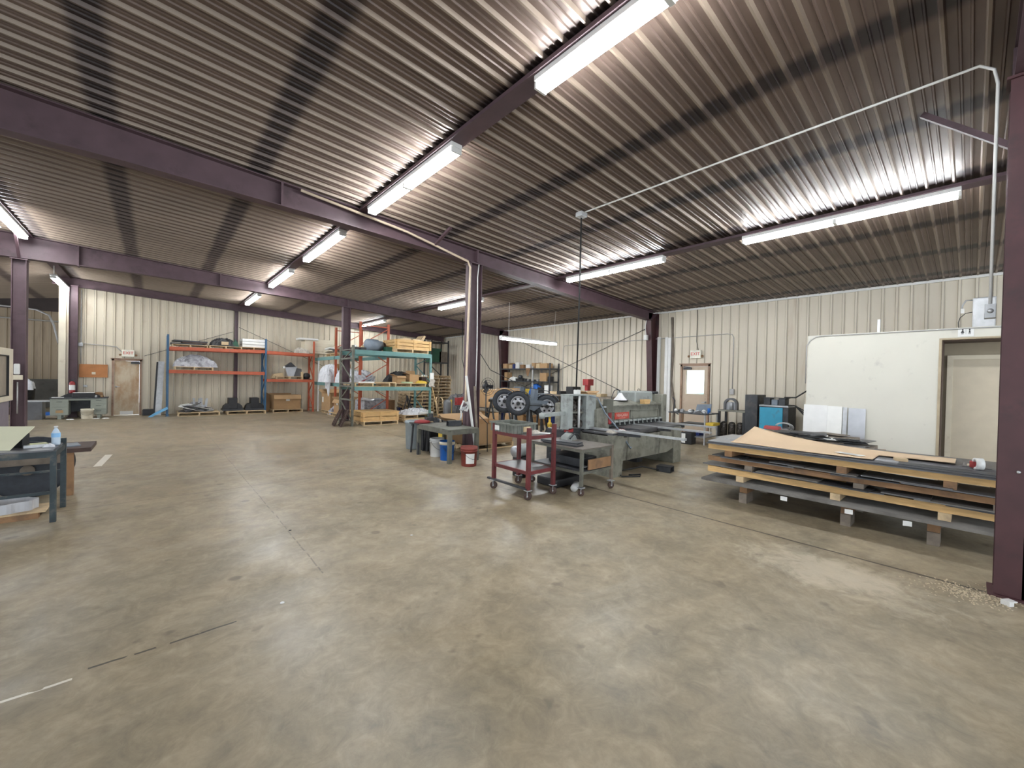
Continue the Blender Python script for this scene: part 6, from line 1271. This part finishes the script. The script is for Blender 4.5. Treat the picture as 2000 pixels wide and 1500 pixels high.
MB().box(-1.0, -.35, .53, .75, .3, .58).build('deck', 'wood_dark', t); MB().box(-.9, -.37, .42, .5, -.33, .53).build('side_rail', 'wood_grey', t)
for y in (-.22, .22): MB().lathe([(0, -.02), (.30, -.03), (.335, -.03), (.345, 0), (.335, .03), (.30, .03), (0, .02)], (.22, y, .345), 36, (0, 1, 0)).build('wheel', 'tyre', t)
MB().tube([(.22, -.27, .345), (.22, .27, .345)], .04, 12).build('axle', 'steel_dark', t); MB().lathe([(0, 0), (.06, 0), (.06, .03), (0, .03)], (.22, -.25, .345), 16, (0, -1, 0)).build('hub', 'wood_grey', t)
for x in (.57, -.85): MB().box(x-.03, -.33, 0, x+.03, -.27, .53).build('leg', 'wood_brown' if x > 0 else 'olive', t)
solo(MB().box(-.22, -.15, 0, .22, .15, .012), 'paper_folder', 'bluegrey', (-.95, 7.6, .581), 'dark folder on the wooden deck behind the teal table', 'folder', .2)
t = thing('small_pallet', (-1.35, 6.55, 0), 'low timber pallet on the floor under the dark teal table', 'pallet')
for y in (-.14, .14): MB().box(-.5, y-.04, .0, .45, y+.04, .06).build('runner', 'wood_brown', t)
MB().box(-.5, -.18, .06, .5, .18, .075).build('deck', 'wood_pale', t)
t = thing('steel_ring', (-1.18, 6.55, .076), 'scalloped bright steel ring on the low pallet under the table', 'steel ring')
N = 48; mb = MB()
for r0, r1 in ((.20, .225),):
    ri = []; 
    for k in range(N):
        q = 2*PI*k/N; w_ = .012*math.sin(8*q)
        ri.append([mb.bm.verts.new(((rr+w_)*math.cos(q)*1.1, (rr+w_)*math.sin(q)*.7, zz)) for rr, zz in ((r0, 0), (r1, 0), (r1, .10), (r0, .10))])
    for k in range(N):
        a, b = ri[k], ri[(k+1) % N]
        for j in range(4): mb.bm.faces.new((a[j], b[j], b[(j+1) % 4], a[(j+1) % 4]))
mb.build('ring', 'chrome', t)
# shavings and white bracket at the near column, small debris
r = random.Random(3); mb = MB()
for k in range(420):
    x = r.gauss(4.66, .10); y = r.gauss(-.05, .14)+(4.7-x)*.3; a = r.uniform(0, PI); l = r.uniform(.004, .012)
    if abs(x-XC) < .13 and abs(y+.28) < .16: continue
    mb.bar((x, y, .004), (x+l*math.cos(a), y+l*math.sin(a), .005), .006, .004)
tag(mb.build('wood_shavings', mat('pale_shavings', (.55, .47, .34), .9)), 'pale shavings scattered on the floor at the near column base', 'shavings', None, 'stuff')
solo(MB().prism([(-.04, 0, 0), (.0, 0, 0), (.0, 0, .026), (.03, 0, .028), (.03, 0, .034), (-.04, 0, .034)], (0, .05, 0)), 'white_bracket', 'white_plastic', (4.63, -.235, 0), 'small white plastic bracket on the floor at the near column base', 'bracket', -.6)
for k, (x, y) in enumerate(((1.02, 4.45), (.66, 3.06), (1.9, 3.6))): solo(MB().lathe([(0, 0), (.014, 0), (.012, .004), (0, .005)], (0, 0, 0), 8), 'floor_anchor', 'black' if k == 0 else 'white_plastic', (x, y, 0), ['small dark plug in the concrete near the middle of the floor', 'small white plug beside the crack at lower left', 'small pale plug in the open middle of the floor'][k], 'floor plug')
